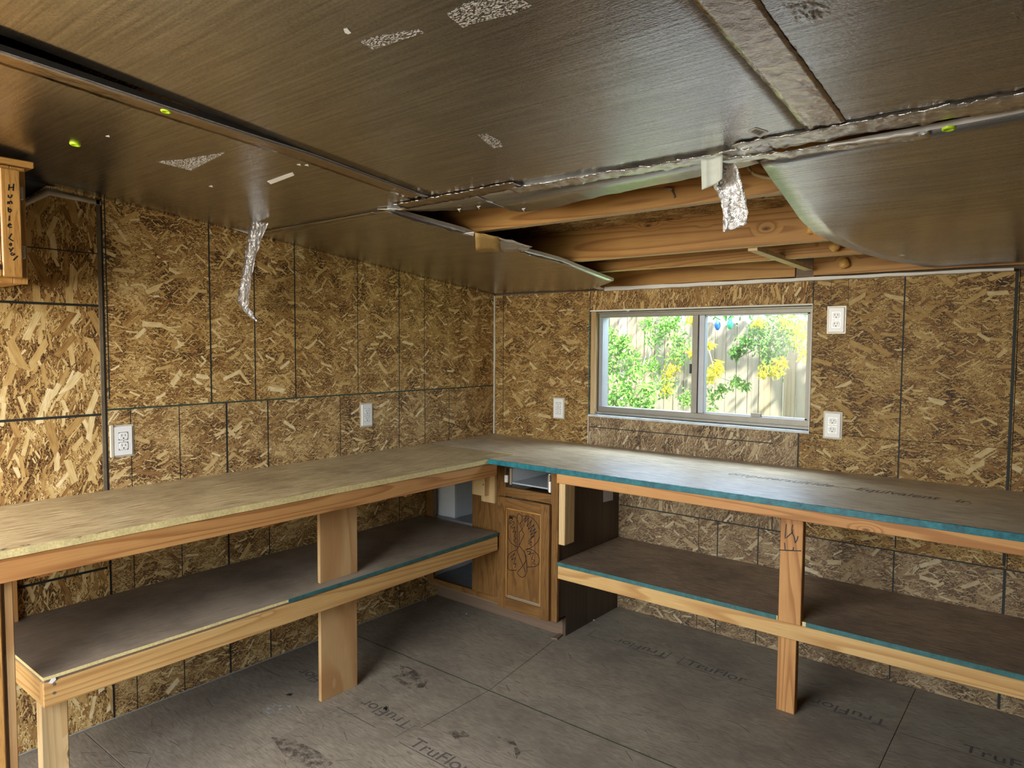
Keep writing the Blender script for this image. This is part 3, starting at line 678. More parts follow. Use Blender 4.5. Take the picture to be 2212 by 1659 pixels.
s1 = wb('fixed_sash', 1.320, 1.352, .050, .080, 1.110, 1.658, 'alum')
wb('latch', 1.309, 1.3205, .046, .066, 1.335, 1.385, 'slot', .001, s1)
s2 = wb('sliding_sash', 1.352, 1.384, .062, .100, 1.118, 1.655, 'alum_grey')
wb('sash_rail', 1.384, 1.905, .070, .100, 1.118, 1.134, 'alum_grey', .001, s2); wb('sash_rail', 1.384, 1.905, .070, .100, 1.634, 1.655, 'alum_grey', .001, s2)
wb('sash_rail', 1.892, 1.905, .070, .100, 1.118, 1.655, 'alum', .001, s2); wb('pull', 1.636, 1.686, .058, .074, 1.122, 1.146, 'alum', .001, s2)
wb('glass_pane', .773, 1.322, .071, .074, 1.126, 1.642, 'glass', 0); wb('glass_pane', 1.382, 1.894, .084, .087, 1.132, 1.636, 'glass', 0)
bm = bmesh.new()
for (px, py) in (((1296, 902), (1280, 893)), ((1300, 893), (1278, 884)), ((1290, 888), (1284, 875)), ((1310, 898), (1276, 889)), ((1286, 898), (1279, 868))):
    a = ony(*px, .03); b = ony(*py, .012); tube(bm, [a, a.lerp(b, .5)+Vector((0, 0, -.004)), b], .0007, 4)
bm_obj('cobweb', bm, M['white'], WN)
prism('paint_flake', [ony(a, b, -.008) for a, b in ((1345, 668), (1366, 667), (1357, 673))], (0, .001, 0), M['white'], WN)
wb('jamb_edge', WX1-.003, WX1, -.003, .013, WZ0, WZ1, 'white', .001)
wb('head_edge', WX0, WX1, -.004, .002, WZ1-.003, WZ1+.004, 'white', .001)
wb('caulk', WX0-.006, WX0, -.003, .001, WZ0-.01, WZ1, 'teal_dull', .001)

# ------------------------------------------------------------------ left workbench
ZT = .909; TH = .022
LB = thing('workbench', 'long wooden workbench with lower shelf along the left wall', 'workbench')
def top_slab(name, outline, z1, th, mat, edge, par):
    bm = bmesh.new(); a = [bm.verts.new((x, y, z1)) for x, y in outline]; b = [bm.verts.new((x, y, z1-th)) for x, y in outline]
    bm.faces.new(a); bm.faces.new(b[::-1]); n = len(a)
    for i in range(n): bm.faces.new((a[i], a[(i+1) % n], b[(i+1) % n], b[i])).material_index = 1
    bmesh.ops.recalc_face_normals(bm, faces=bm.faces)
    me = bpy.data.meshes.new(name); bm.to_mesh(me); bm.free(); me.materials.append(mat); me.materials.append(edge)
    return link(name, me, None, par)
rg = random.Random(5)
YE = -3.75
front = [(.634+rg.uniform(-.0012, .0012), lerp(YE, -.585, i/70)) for i in range(71)]
lt = top_slab('bench_top', [(.002, YE)]+front+[(.002, -.585)], ZT, TH, M['top_left'], M['edge'], LB)
top_slab('bench_top', [(.002, -.583), (.470, -.583), (.470, -.002), (.002, -.002)], ZT-.0008, TH, M['top_right'], M['edge'], LB)
box('apron', .592, .630, YE, -.715, .818, ZT-TH, M['fir_y'], LB, .002)
box('back_rail', .002, .040, YE, -.62, .818, ZT-TH, M['fir_y'], LB, .002)
box('joist', .04, .592, -.80, -.762, .818, ZT-TH, M['fir_x'], LB)
for y in (-1.3, -2.0, -2.72, -3.4): box('joist', .04, .592, y, y+.038, .80, ZT-TH, M['fir_x'], LB)
ZS = .4986; YS = -2.711
sf = [(.577+rg.uniform(-.001, .001), lerp(YS, -.640, i/40)) for i in range(41)]
top_slab('shelf', [(.002, YS)]+sf+[(.002, -.640)], ZS, .010, M['shelf_left'], M['edge'], LB)
top_slab('shelf_core', [(.002, YS+.004), (.570, YS+.004), (.570, -.640), (.002, -.640)], ZS-.010, .010, M['shelf_left'], M['part_board'], LB)
box('shelf_apron', .537, .575, YS+.001, -.642, .405, ZS-.020, M['pine_y'], LB, .002)
box('shelf_end_rail', .002, .537, YS+.001, YS+.039, .405, ZS-.020, M['pine_x'], LB, .002)
box('shelf_back_rail', .002, .040, YS+.039, -.642, .405, ZS-.020, M['pine_y'], LB, .002)
box('painted_edge', .5745, .5792, -1.893, -.642, ZS-.013, ZS+.0006, M['teal_dull'], LB, .0004)
box('leg', .497, .535, YS+.004, YS+.077, 0, .405, M['pale_z'], LB, .003)
box('post', .502, .520, -1.706, -1.516, ZS, ZT-TH, M['ply_z'], LB, .001); box('post', .502, .520, -1.706, -1.520, 0, ZS-.020, M['ply_z'], LB, .001)
box('post', .002, .040, -2.655, -2.617, ZS, .818, M['fir_z'], LB, .002)
bm = bmesh.new()
for (px, py) in ((112, 1467), (118, 1480), (118, 1495)): pass
for k in range(2):
    c = onx(117, 1478+k*19, .5752); bmesh.ops.create_cone(bm, cap_ends=True, segments=10, radius1=.0045, radius2=.0045, depth=.0015, matrix=Matrix.Translation(c) @ Matrix.Rotation(math.pi/2, 4, 'Y'))
bm_obj('screw', bm, M['steel'], LB)
prism('paint_drip', [onx(a, b, .5757) for a, b in ((105, 1476), (112, 1464), (119, 1461), (121, 1468), (113, 1476))], (.001, 0, 0), M['white'], LB)
prism('splinter', [onx(a, b, .565) for a, b in ((66, 1520), (80, 1514), (82, 1517))], (.002, 0, 0), M['pale_z'], LB)
# broken dark nicks in the front edge of the top
for a, b in (((0, 1190), (22, 1183)), ((45, 1181), (64, 1177)), ((205, 1154), (252, 1143)), ((150, 1166), (172, 1161))):
    p, q = onz(*a, ZT), onz(*b, ZT)
    prism('edge_nick', [Vector((p.x-.016, p.y, ZT+.0001)), Vector((p.x+.002, p.y+.005, ZT+.0001)), Vector((q.x+.002, q.y, ZT+.0001)), Vector((q.x-.008, q.y+.01, ZT+.0001))], (0, 0, .0005), M['stain_dark'], LB)

# ------------------------------------------------------------------ right workbench under the window
RB = thing('workbench', 'wooden workbench with teal front edge and lower shelf under the window', 'workbench')
FYB = -.785
top_slab('bench_top', [(.632, FYB), (RX-.004, FYB), (RX-.004, -.002), (.472, -.002), (.472, -.581), (.638, -.581), (.638, FYB)], ZT, TH, M['top_right'], M['edge'], RB)
box('painted_edge', .612, RX-.004, FYB-.0035, FYB, ZT-.0225, ZT+.0012, M['teal'], RB, .001)
box('overspray', .64, RX-.004, FYB, FYB+.010, ZT, ZT+.0005, M['teal_haze'], RB, 0)
box('apron', 1.045, RX-.004, FYB+.003, FYB+.041, .842, ZT-TH, M['fir_x'], RB, .002)
for x in (1.30, 2.055, 2.80, 3.5): box('joist', x, x+.038, FYB+.041, -.04, .845, ZT-TH, M['fir_y'], RB)
box('back_rail', .93, RX-.004, -.040, -.002, .845, ZT-TH, M['fir_x'], RB)
box('cleat', .931, .968, -.600, -.512, .492, .842, M['pale_z'], RB, .003)
ZR = .404
top_slab('shelf', [(.928, -.602), (2.003, -.602), (2.003, -.56), (2.098, -.56), (2.098, -.602), (RX-.004, -.602), (RX-.004, -.002), (.928, -.002)], ZR, .018, M['shelf_right'], M['edge'], RB)
box('shelf_apron', .928, RX-.004, -.600, -.562, .320, ZR-.018, M['pine_x'], RB, .002)
box('shelf_back_rail', .928, RX-.004, -.040, -.002, .320, ZR-.018, M['pine_x'], RB)
box('painted_edge', .928, 1.998, -.6045, -.6015, ZR-.0185, ZR+.0008, M['teal_dull'], RB, .0004); box('painted_edge', 2.112, RX-.004, -.6045, -.6015, ZR-.0185, ZR+.0008, M['teal_dull'], RB, .0004)
up = box('post', 2.007, 2.093, -.608, -.570, ZR-.018, .86, M['fir_z'], RB, .002)
box('post', 1.994, 2.066, -.562, -.524, 0, ZR-.018, M['fir_z'], RB, .002)
bm = bmesh.new(); yk = -.608
for S in ([(1699, 1132), (1697, 1147), (1696, 1164), (1713, 1149)], [(1713, 1133), (1711, 1140), (1710, 1148), (1716, 1161), (1718, 1173)], [(1724, 1158), (1722, 1166), (1718, 1173)],
          [(1695, 1172), (1696, 1189), (1714, 1189), (1714, 1182)], [(1683, 1188), (1705, 1189), (1731, 1190)], [(1702, 1117), (1702, 1122)], [(1717, 1119), (1717, 1124)]):
    stroke(bm, resample([ony(a, b, yk) for a, b in S], 10), (0, -1, 0), .0042)
bmesh.ops.create_circle(bm, cap_ends=True, segments=10, radius=.0032, matrix=Matrix.Translation(ony(1712, 1146, yk-.0012)) @ Matrix.Rotation(math.pi/2, 4, 'X'))
bm_obj('pen_marks', bm, M['ink'], up)

# stamped lettering
def text(name, s, loc, rot, size, mat, par, shear=0.0, sx=1.0):
    cu = bpy.data.curves.new(name, 'FONT'); cu.body = s; cu.size = size; cu.shear = shear; cu.extrude = .0001; cu.space_character = 1.0
    o = bpy.data.objects.new(name, cu); COL.objects.link(o); o.location = loc; o.rotation_euler = rot; o.scale = (sx, 1, 1); o.parent = par
    me = bpy.data.meshes.new_from_object(o); bpy.data.objects.remove(o); bpy.data.curves.remove(cu)
    o = link(name, me, mat, par); o.location = loc; o.rotation_euler = rot; o.scale = (sx, 1, 1); return o
for w_, x_ in (('omputersuit', 1.70), ('ide-', 2.055), ('Equivalent', 2.22), ('ir.', 2.56)): text('stamped_text', w_, (x_, -.405+.02*(x_-1.7), ZT+.0006), (0, 0, .02), .088, M['stampb'], RB, .25, .80)
TS = .082
def tru(x, y, flip): 
    text('stamped_text', 'TruFlor', (x, y, .0006), (0, 0, math.pi if flip else 0), TS, M['stamp'], FL, .0, 1.12)
tru(1.525, -.425, False); tru(1.43, -.372, True); tru(2.375, -.372, True); tru(2.62, -.425, False)
tru(.935, -1.572, True); tru(1.02, -1.690, False); tru(.50, -1.572, True)
def fline(x0, y0, x1, y1, wd, mat='stamp'):
    bm = bmesh.new(); stroke(bm, [Vector((x0, y0, 0)), Vector(((x0+x1)/2, (y0+y1)/2, 0)), Vector((x1, y1, 0))], (0, 0, 1), wd, .0007); bm_obj('stamped_line', bm, M[mat], FL)
fline(1.0, -.437, 1.43, -.437, .004); fline(1.50, -.440, 1.98, -.440, .004); fline(2.08, -.437, 2.39, -.437, .004); fline(2.42, -.44, 3.1, -.44, .004)
fline(1.43, -.437, 1.43, -.35, .004); fline(1.50, -.44, 1.50, -.35, .004); fline(1.005, -.437, 1.005, -.35, .004)
fline(.60, -1.69, .84, -1.69, .004); fline(.95, -1.69, .95, -1.58, .0025); fline(.985, -1.70, 1.5, -1.70, .004); fline(.03, -1.69, .2, -1.69, .004)
fline(.91, -.60, .99, -1.19, .0016, 'brown_ink'); fline(.99, -1.19, .98, -1.58, .0016, 'brown_ink'); fline(.62, -1.30, .62, -2.1, .0014)
fline(.0, -1.192, 3.6, -1.192, .005, 'green_print')
def fpatch(name, pts, mat): prism(name, [onz(a, b, .0003) for a, b in pts], (0, 0, .0004), M[mat], FL)
fpatch('stain', [(862, 1438), (880, 1440), (905, 1452), (925, 1470), (915, 1485), (885, 1488), (862, 1474), (845, 1462), (868, 1456)], 'stain_dark')
fpatch('stain', [(585, 1592), (640, 1600), (690, 1625), (720, 1650), (690, 1665), (620, 1640)], 'stain_dark')
fpatch('stain', [(965, 1580), (1000, 1578), (1015, 1590), (985, 1597)], 'stain_dark')
fpatch('stain', [(1070, 1590), (1110, 1600), (1125, 1625), (1115, 1640), (1110, 1612)], 'stain_dark')
fpatch('scuff', [(560, 1532), (590, 1524), (640, 1523), (570, 1545)], 'dust')

# ------------------------------------------------------------------ corner base cabinet
BC = thing('base_cabinet', 'brown oak corner base cabinet with pen doodle on its door and open drawer slot', 'cabinet')
YF = -.605
prism('side_panel', [(.907, -.586, .10), (.907, -.520, .10), (.907, -.520, 0), (.907, -.002, 0), (.907, -.002, .876), (.907, -.586, .876)], (.018, 0, 0), M['walnut'], BC)
box('side_panel', .006, .018, -.586, -.002, .1, .876, M['kick'], BC); box('side_panel', .006, .018, -.508, -.002, 0, .1, M['kick'], BC)
box('inner_panel', .018, .022, -.586, -.014, .124, .80, M['white_mel'], BC)
box('back_panel', .022, .907, -.014, -.002, .1, .876, M['white_mel'], BC)
box('cabinet_floor', .022, .907, -.586, -.014, .108, .124, M['grey_mel'], BC)
box('inner_shelf', .022, .907, -.56, -.014, .470, .486, M['grey_mel'], BC)
box('toe_kick', .010, .907, -.520, -.508, .0, .104, M['kick'], BC)
box('bottom_lip', .010, .925, -.596, -.520, .092, .108, M['kick'], BC)
def fb(n, x0, x1, z0, z1, ax, y0=YF, y1=-.586, m='oak_', par=None): return box(n, x0, x1, y0, y1, z0, z1, M[m+ax], par or BC, .0015)
fb('stile', .006, .060, .108, .876, 'z'); fb('stile', .888, .930, .098, .876, 'z'); fb('stile', .540, .597, .108, .876, 'z'); fb('blind_panel', .360, .540, .136, .876, 'z', YF+.001)
fb('rail', .060, .888, .106, .136, 'x'); fb('rail', .597, .888, .843, .876, 'x'); fb('rail', .597, .888, .690, .737, 'x'); fb('rail', .06, .36, .80, .876, 'x', -.60)
# white inner partition seen through the open bay
box('inner_panel', .022, .165, -.537, -.525, .486, .800, M['white_mel'], BC); box('inner_panel', .153, .165, -.525, -.014, .486, .800, M['white_mel'], BC)
# door with recessed panel
DR = box('door', .560, .893, -.612, -.606, .099, .687, M['oak_z'], BC, .001)
fb('door_stile', .560, .612, .099, .687, 'z', -.626, -.608, 'oak_', DR); fb('door_stile', .840, .893, .099, .687, 'z', -.626, -.608, 'oak_', DR)
fb('door_rail', .612, .840, .099, .158, 'x', -.626, -.608, 'oak_', DR); fb('door_rail', .612, .840, .634, .687, 'x', -.626, -.608, 'oak_', DR)
for (x0, x1, z0, z1) in ((.612, .618, .158, .634), (.834, .840, .158, .634)): box('bead', x0, x1, -.623, -.611, z0, z1, M['oakl_z'], DR, .002)
box('bead', .618, .834, -.620, -.611, .158, .164, M['part_board'], DR, .002); box('bead', .618, .834, -.619, -.611, .166, .172, M['part_board'], DR, .001)
box('bead', .618, .834, -.620, -.611, .626, .634, M['oakl_x'], DR, .002)
for z in (.625, .165): box('hinge', .553, .561, -.620, -.604, z-.028, z+.028, M['steel'], DR, .001)
def dd(X, Y): return ony(900+X/3.318, 900+Y/3.318, -.613)
bm = bmesh.new()
DOOD = [[(757, 712), (800, 712), (840, 735), (870, 775), (886, 820), (884, 860), (868, 895), (835, 930), (800, 950), (780, 955)],
 [(720, 730), (700, 712), (670, 708), (660, 740), (657, 800), (660, 870), (672, 900), (695, 920), (725, 935)],
 [(735, 692), (720, 710), (720, 740), (722, 850), (722, 950)], [(735, 692), (755, 715), (757, 745), (740, 770)],
 [(722, 742), (772, 845), (722, 950), (722, 970), (782, 1115)], [(742, 760), (762, 800), (735, 830), (735, 935)],
 [(740, 930), (765, 960), (785, 1000), (782, 1040), (725, 1115)],
 [(722, 955), (690, 965), (662, 985), (652, 1020), (655, 1090), (672, 1103), (715, 1100)],
 [(780, 955), (800, 945), (840, 960), (870, 990), (882, 1025), (875, 1055), (850, 1075), (790, 1078)],
 [(720, 1120), (740, 1145), (760, 1153), (780, 1140), (790, 1110), (788, 1040), (780, 1000), (770, 960)],
 [(662, 720), (690, 735), (668, 755), (668, 770), (695, 750), (700, 765), (675, 790), (680, 800), (705, 790), (690, 830), (712, 820), (700, 860), (715, 870), (695, 890), (712, 905)],
 [(660, 712), (690, 720), (665, 730), (690, 728), (668, 716), (700, 722)],
 [(765, 745), (785, 715), (775, 760), (805, 720), (790, 790), (825, 740), (800, 810), (845, 770), (810, 830), (855, 800), (815, 850), (862, 820), (820, 870), (850, 850), (800, 890), (830, 900), (800, 905), (825, 925)],
 [(790, 965), (820, 970), (800, 990), (840, 975), (825, 1020), (845, 1030), (830, 1050), (855, 1060)],
 [(672, 1010), (705, 975), (680, 1030), (710, 1010), (695, 1060), (712, 1050), (705, 1085)]]
for S in DOOD: stroke(bm, resample([dd(*q) for q in S], 6*len(S)), (0, -1, 0), .0034)
bm_obj('pen_doodle', bm, M['brown_ink'], DR)
# drawer box left in its opening, front missing
DW = box('drawer', .616, .626, -.592, -.12, .752, .835, M['white_mel'], BC, .001)
box('drawer_side', .862, .872, -.592, -.12, .752, .835, M['white_mel'], DW, .001); box('drawer_bottom', .626, .862, -.590, -.12, .756, .764, M['grey_mel'], DW, .0005)
box('drawer_back', .626, .862, -.130, -.12, .764, .835, M['white_mel'], DW); box('raw_edge', .614, .628, -.596, -.592, .750, .836, M['part_board'], DW, .001); box('raw_edge', .860, .874, -.596, -.592, .748, .830, M['part_board'], DW, .002)
box('slide_clip', .592, .612, -.612, -.600, .762, .800, M['outlet'], DW, .002); box('slide_clip', .872, .884, -.604, -.594, .745, .80, M['outlet'], DW, .001)
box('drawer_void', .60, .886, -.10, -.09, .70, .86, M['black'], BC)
box('void_panel', .597, .888, -.586, -.02, .690, .70, M['walnut'], BC)
box('support_block', .444, .538, -.626, YF, .643, .815, M['pale_z'], BC, .002); box('support_block', .412, .500, -.664, -.626, .683, .815, M['pale_z'], BC, .002)
for (a, b) in ((1044, 1030), (1044, 1047)):
    bm = bmesh.new(); bmesh.ops.create_circle(bm, cap_ends=True, segments=10, radius=.004, matrix=Matrix.Translation(ony(a, b, -.6648)) @ Matrix.Rotation(math.pi/2, 4, 'X'))
    bm_obj('nail_hole', bm, M['slot'], BC)
pn = prism('paper_sheet', [onx(a, b, .9262) for a, b in ((1303, 1030), (1324, 1033), (1324, 1080), (1303, 1085))], (.0006, 0, 0), M['paper'])
tag(pn, 'small white paper stuck on the dark side of the corner cabinet', 'paper')

# end leg of the long bench, cut by the left edge of the picture
y1 = -2.782
box('leg_board', .560, .596, y1-.020, y1, 0, .816, M['ply_z'], LB, .002); box('leg_board', .575, .592, y1-.034, y1-.020, 0, .816, M['oak_z'], LB, .001)
box('leg_board', .590, .606, y1-.150, y1-.030, 0, .816, M['oakl_z'], LB, .004)
# ------------------------------------------------------------------ wall cabinet
WC = thing('wall_cabinet', 'oak wall cabinet with handwritten words on its door stile, high on left wall', 'cabinet')
XC = .335; ye = -2.643
box('body', .003, XC-.02, -3.42, ye-.002, 1.660, 2.012, M['oakl_z'], WC)
box('stile', XC-.02, XC, ye-.040, ye, 1.658, 2.014, M['oakl_z'], WC, .002); box('rail', XC-.02, XC, -3.42, ye-.040, 1.658, 1.685, M['oakl_y'], WC, .002); box('rail', XC-.02, XC, -3.42, ye-.040, 1.990, 2.014, M['oakl_y'], WC, .002)
dw = box('door', XC+.001, XC+.008, -3.0, ye-.018, 1.676, 2.003, M['oakl_z'], WC, .001)
box('door_stile', XC+.004, XC+.020, ye-.072, ye-.018, 1.676, 2.003, M['oakl_z'], dw, .004); box('door_rail', XC+.004, XC+.019, -3.0, ye-.072, 1.676, 1.722, M['oakl_y'], dw, .003); box('door_rail', XC+.004, XC+.019, -3.0, ye-.072, 1.957, 2.003, M['oakl_y'], dw, .003)
for k in range(3): box('bead', XC+.008, XC+.017-.003*k, ye-.078-.007*k, ye-.073-.007*k, 1.722, 1.957, M['oakl_z'], dw, .002)
box('raised_panel', XC+.006, XC+.013, -3.0, ye-.098, 1.74, 1.94, M['oakl_z'], dw, .003)
for z in (1.935, 1.755): box('hinge', XC+.0005, XC+.010, ye-.018, ye-.008, z-.020, z+.020, M['steel'], dw, .002)
box('crown', .003, XC+.012, -3.42, ye+.022, 2.016, 2.036, M['oakl_y'], WC, .003)
# handwriting, drawn on the stile
bm = bmesh.new(); xk = XC+.020
def hw(X, Y): return onx(X/5.184, 320+Y/5.184, xk)
HW = [[(102, 405), (96, 475)], [(152, 398), (146, 480)], [(98, 445), (150, 437)], [(92, 522), (92, 548), (110, 556), (128, 545), (134, 520)],
      [(86, 628), (88, 598), (104, 606), (104, 626)], [(104, 606), (122, 592), (132, 606), (134, 626)], [(90, 660), (92, 712)], [(92, 690), (115, 680), (126, 700), (112, 718), (92, 712)],
      [(104, 755), (102, 815)], [(84, 868), (130, 858), (120, 842), (96, 848), (86, 872), (104, 890), (132, 884)],
      [(132, 955), (98, 1010), (148, 1042)], [(128, 1065), (106, 1070), (108, 1092), (126, 1092), (128, 1065)], [(100, 1120), (118, 1140)], [(148, 1112), (112, 1160)],
      [(146, 1175), (124, 1176), (118, 1196), (146, 1200), (158, 1176), (164, 1196)], [(200, 1205), (148, 1256)], [(2, 1300), (6, 1320), (10, 1360)]]
bm.free()
for grp in (HW[:10], HW[10:16], HW[16:]):
    bm = bmesh.new()
    for S in grp: stroke(bm, resample([hw(*q) for q in S], 8), (1, 0, 0), .0036)
    bm_obj('handwriting', bm, M['ink'], dw)

# ------------------------------------------------------------------ outlets
def outlet(c, wall, label):
    c = Vector(c); U = Vector((0, 1, 0)) if wall == 'left' else Vector((1, 0, 0)); Nn = Vector((1, 0, 0)) if wall == 'left' else Vector((0, -1, 0)); V = Vector((0, 0, 1))
    t = thing('wall_outlet', label, 'outlet', 'white wall outlets'); t.location = c
    Mx = Matrix((U, V, Nn)).transposed().to_4x4()
    def lb(n, u0, u1, v0, v1, w0, w1, m, par, bev=.001):
        bm = bmesh.new(); bx(bm, u0, u1, v0, v1, w0, w1, bev); bmesh.ops.transform(bm, matrix=Mx, verts=bm.verts); bmesh.ops.recalc_face_normals(bm, faces=bm.faces); return bm_obj(n, bm, M[m], par)
    lb('backing', -.041, .041, -.063, .063, -.001, .003, 'clear', t)
    lb('plate', -.035, .035, -.0573, .0573, .002, .008, 'outlet', t, .003)
    for s in (-1, 1):
        bm = bmesh.new(); pts = []
        for k in range(24):
            a = 2*math.pi*k/24; pts.append((max(-.0165, min(.0165, .0185*math.cos(a))), max(-.0142, min(.0142, .0185*math.sin(a)))+s*.0195))
        for sc_, z, in ((1.0, .0072), (1.0, .0092), (.93, .0098)): pass
        rings = [[bm.verts.new((x*q, (y-s*.0195)*q+s*.0195, z)) for x, y in pts] for q, z in ((1, .0075), (1, .0092), (.94, .0098))]
        for A, B in zip(rings, rings[1:]):
            for k in range(24): bm.faces.new((A[k], A[(k+1) % 24], B[(k+1) % 24], B[k]))
        bm.faces.new(rings[-1]); bmesh.ops.transform(bm, matrix=Mx, verts=bm.verts); bmesh.ops.recalc_face_normals(bm, faces=bm.faces)
        rc = bm_obj('receptacle', bm, M['outlet'], t)
        lb('gap', -.0178, .0178, s*.0195-.0155, s*.0195+.0155, .0070, .0081, 'steel', rc, 0)
        for u, h in ((-.0063, .0042), (.0063, .0035)): lb('slot', u-.0011, u+.0011, s*.0195+.0035-h, s*.0195+.0035+h, .0094, .0100, 'slot', rc, 0)
        lb('slot', -.0024, .0024, s*.0195-.0105, s*.0195-.0058, .0094, .0100, 'slot', rc, 0)
    lb('screw', -.0022, .0022, -.0022, .0022, .0078, .0088, 'steel', t, .0006)
outlet((0, -2.244, 1.095), 'left', 'white duplex outlet on the left wall beside the grey panel seam')
outlet((0, -1.037, 1.107), 'left', 'white duplex outlet midway along the left wall above the bench')
outlet((.508, 0, 1.105), 'back', 'white duplex outlet between the corner and the window')
outlet((2.039, 0, 1.601), 'back', 'white duplex outlet right of the window, near the ceiling')
outlet((2.037, 0, 1.120), 'back', 'white duplex outlet right of the window, just above the bench')
box('outlet_frame', .0, .010, -2.292, -2.279, 1.034, 1.16, M['clear'], WL, .002)

# ------------------------------------------------------------------ bits on the floor
def chip(px, py, r, mat, label, z=0.0):
    c = onz(px, py, z); bm = bmesh.new(); bmesh.ops.create_icosphere(bm, subdivisions=1, radius=r)
    rg = random.Random(px); a = rg.uniform(0, 3)
    for v in bm.verts:
        x, y, zz = v.co*(1+rg.uniform(-.35, .35)); v.co = Vector((c.x+1.5*x*math.cos(a)-.8*y*math.sin(a), c.y+1.5*x*math.sin(a)+.8*y*math.cos(a), max(z, z+.45*zz+.3*r)))
    tag(bm_obj('debris', bm, M[mat], None), label, 'debris', 'scraps on the floor')
chip(832, 1533, .010, 'ink', 'black scrap lying on the upside-down floor lettering'); chip(624, 1502, .009, 'ink', 'black scrap on the floor left of the plywood post')
chip(738, 1505, .0001, 'ink', 'speck') if False else None
chip(1008, 1326, .004, 'white', 'white crumb on the floor in front of the corner cabinet'); chip(919, 1298, .006, 'white', 'white crumb on the floor near the cabinet toe kick')
chip(1281, 1340, .007, 'white', 'white crumb on the floor beside the dark cabinet side'); chip(1160, 1349, .004, 'white', 'white crumb below the doodled cabinet door')
sp = prism('wood_scrap', [onz(a, b, .001) for a, b in ((1190, 1380), (1212, 1368), (1224, 1366), (1204, 1382))], (0, 0, .006), M['kick']); tag(sp, 'thin splintered wood scrap at the foot of the corner cabinet', 'wood scrap')

# ------------------------------------------------------------------ outside: lawn, fence, plants
lw = box('lawn', -14, 14, .2, 16, -.5, -.30, plain('lawn', (.10, .17, .04), .9, var=.5, scale=14)); tag(lw, 'sunlit lawn outside the window', 'lawn', kind='structure')
fw = [wood('fence_wood_%d' % k, 'z', c, tuple(x*.62 for x in c), 6, .8) for k, c in enumerate(((.36, .31, .23), (.30, .265, .20), (.38, .30, .19)))]
FN = thing('fence', 'weathered grey wooden plank fence outside the window', 'fence')
rg = random.Random(11); meshes = {}
x = -3.4; k = 0
while x < 3.4:
    wd = .092; hh = (1.90 if x < -.05 else 1.69)+rg.uniform(-.012, .012)
    bm = bmesh.new(); o_ = rg.uniform(-.006, .006)
    prof = [(x, -.3), (x+wd, -.3), (x+wd, hh-.03), (x+wd-.03, hh), (x+.03, hh), (x, hh-.03)]
    prism('plank', [(a, 2.40+o_, b) for a, b in prof], (0, .018, 0), fw[rg.randrange(3)], FN)
    x += wd+rg.uniform(.002, .008); k += 1
for z in (.2, 1.35): box('rail', -3.4, 3.4, 2.43, 2.468, z, z+.09, fw[1], FN)

def leafmat(name, c, tr):
    g = G(name); t = g.t; v = g.coords('xyz'); n = g.noise(v, 9.0, 3)
    col = g.mix(n, tuple(x*.6 for x in c), tuple(min(1, x*1.35) for x in c))
    d = t.nodes.new('ShaderNodeBsdfDiffuse'); l = t.nodes.new('ShaderNodeBsdfTranslucent'); m = t.nodes.new('ShaderNodeMixShader'); m.inputs[0].default_value = tr
    t.links.new(col, d.inputs[0]); t.links.new(col, l.inputs[0]); t.links.new(d.outputs[0], m.inputs[1]); t.links.new(l.outputs[0], m.inputs[2]); t.links.new(m.outputs[0], g.out.inputs[0])
    return g.m
LG = leafmat('leaf_green', (.22, .42, .10), .45); LY = leafmat('leaf_yellow', (.66, .60, .07), .5); LD = leafmat('leaf_deep', (.10, .26, .07), .4)
def leaf(bm, c, d, up, L, W):
    d = d.normalized(); s = d.cross(up).normalized(); n = s.cross(d)
    p = [c, c+d*L*.3+s*W*.5+n*L*.05, c+d*L*.65+s*W*.38+n*L*.03, c+d*L-n*L*.08, c+d*L*.65-s*W*.38+n*L*.03, c+d*L*.3-s*W*.5+n*L*.05, c+d*L*.5-n*L*.05]
    v = [bm.verts.new(q) for q in p]
    for a, b in ((0, 1), (1, 2), (2, 3), (3, 4), (4, 5), (5, 0)): bm.faces.new((v[a], v[b], v[6]))
def rv(rg): return Vector((rg.gauss(0, 1), rg.gauss(0, 1), rg.gauss(0, 1))).normalized()
def foliage(name, centres, n, L, W, mat, par, rg, droop=.4, spread=.16):
    bm = bmesh.new()
    for i in range(n):
        c, r = rg.choice(centres); p = Vector(c)+rv(rg)*r*rg.random()**.5
        d = rv(rg)+Vector((0, 0, -droop)); q = rg.uniform(.7, 1.3); leaf(bm, p, d, rv(rg), L*q, W*q)
    o = bm_obj(name, bm, mat, par); o['kind'] = 'stuff'; return o
def branch(name, pts, r, mat, par):
    bm = bmesh.new(); tube(bm, resample(pts, 14), [lerp(r, r*.35, i/13) for i in range(14)], 6); bm_obj(name, bm, mat, par, True)
bark = plain('bark', (.30, .25, .19), .9, var=.4, scale=30)
rg = random.Random(21)
V1 = thing('vine', 'broad-leaved green vine outside the left window pane', 'plant')
cl = [(ony(a, b, 1.75), r) for a, b, r in ((1325, 760, .10), (1335, 800, .13), (1330, 850, .13), (1365, 870, .12), (1345, 740, .08), (1385, 880, .09), (1375, 800, .09), (1400, 840, .08))]
for i in range(70):
    c, r = rg.choice(cl); p = c+rv(rg)*r*rg.random()**.5
    bm = bmesh.new(); leaf(bm, p, rv(rg)+Vector((0, -.4, -.5)), Vector((rg.uniform(-.4, .4), -1, rg.uniform(0, .6))), rg.uniform(.05, .085), rg.uniform(.032, .055)); bm_obj('leaf', bm, LG, V1)
foliage('small_leaves', cl+[(ony(a, b, 1.75), r) for a, b, r in ((1318, 720, .07), (1316, 790, .08), (1320, 870, .08), (1350, 850, .10), (1400, 870, .08), (1365, 770, .09), (1355, 830, .1))], 1250, .042, .019, LG, V1, rg)
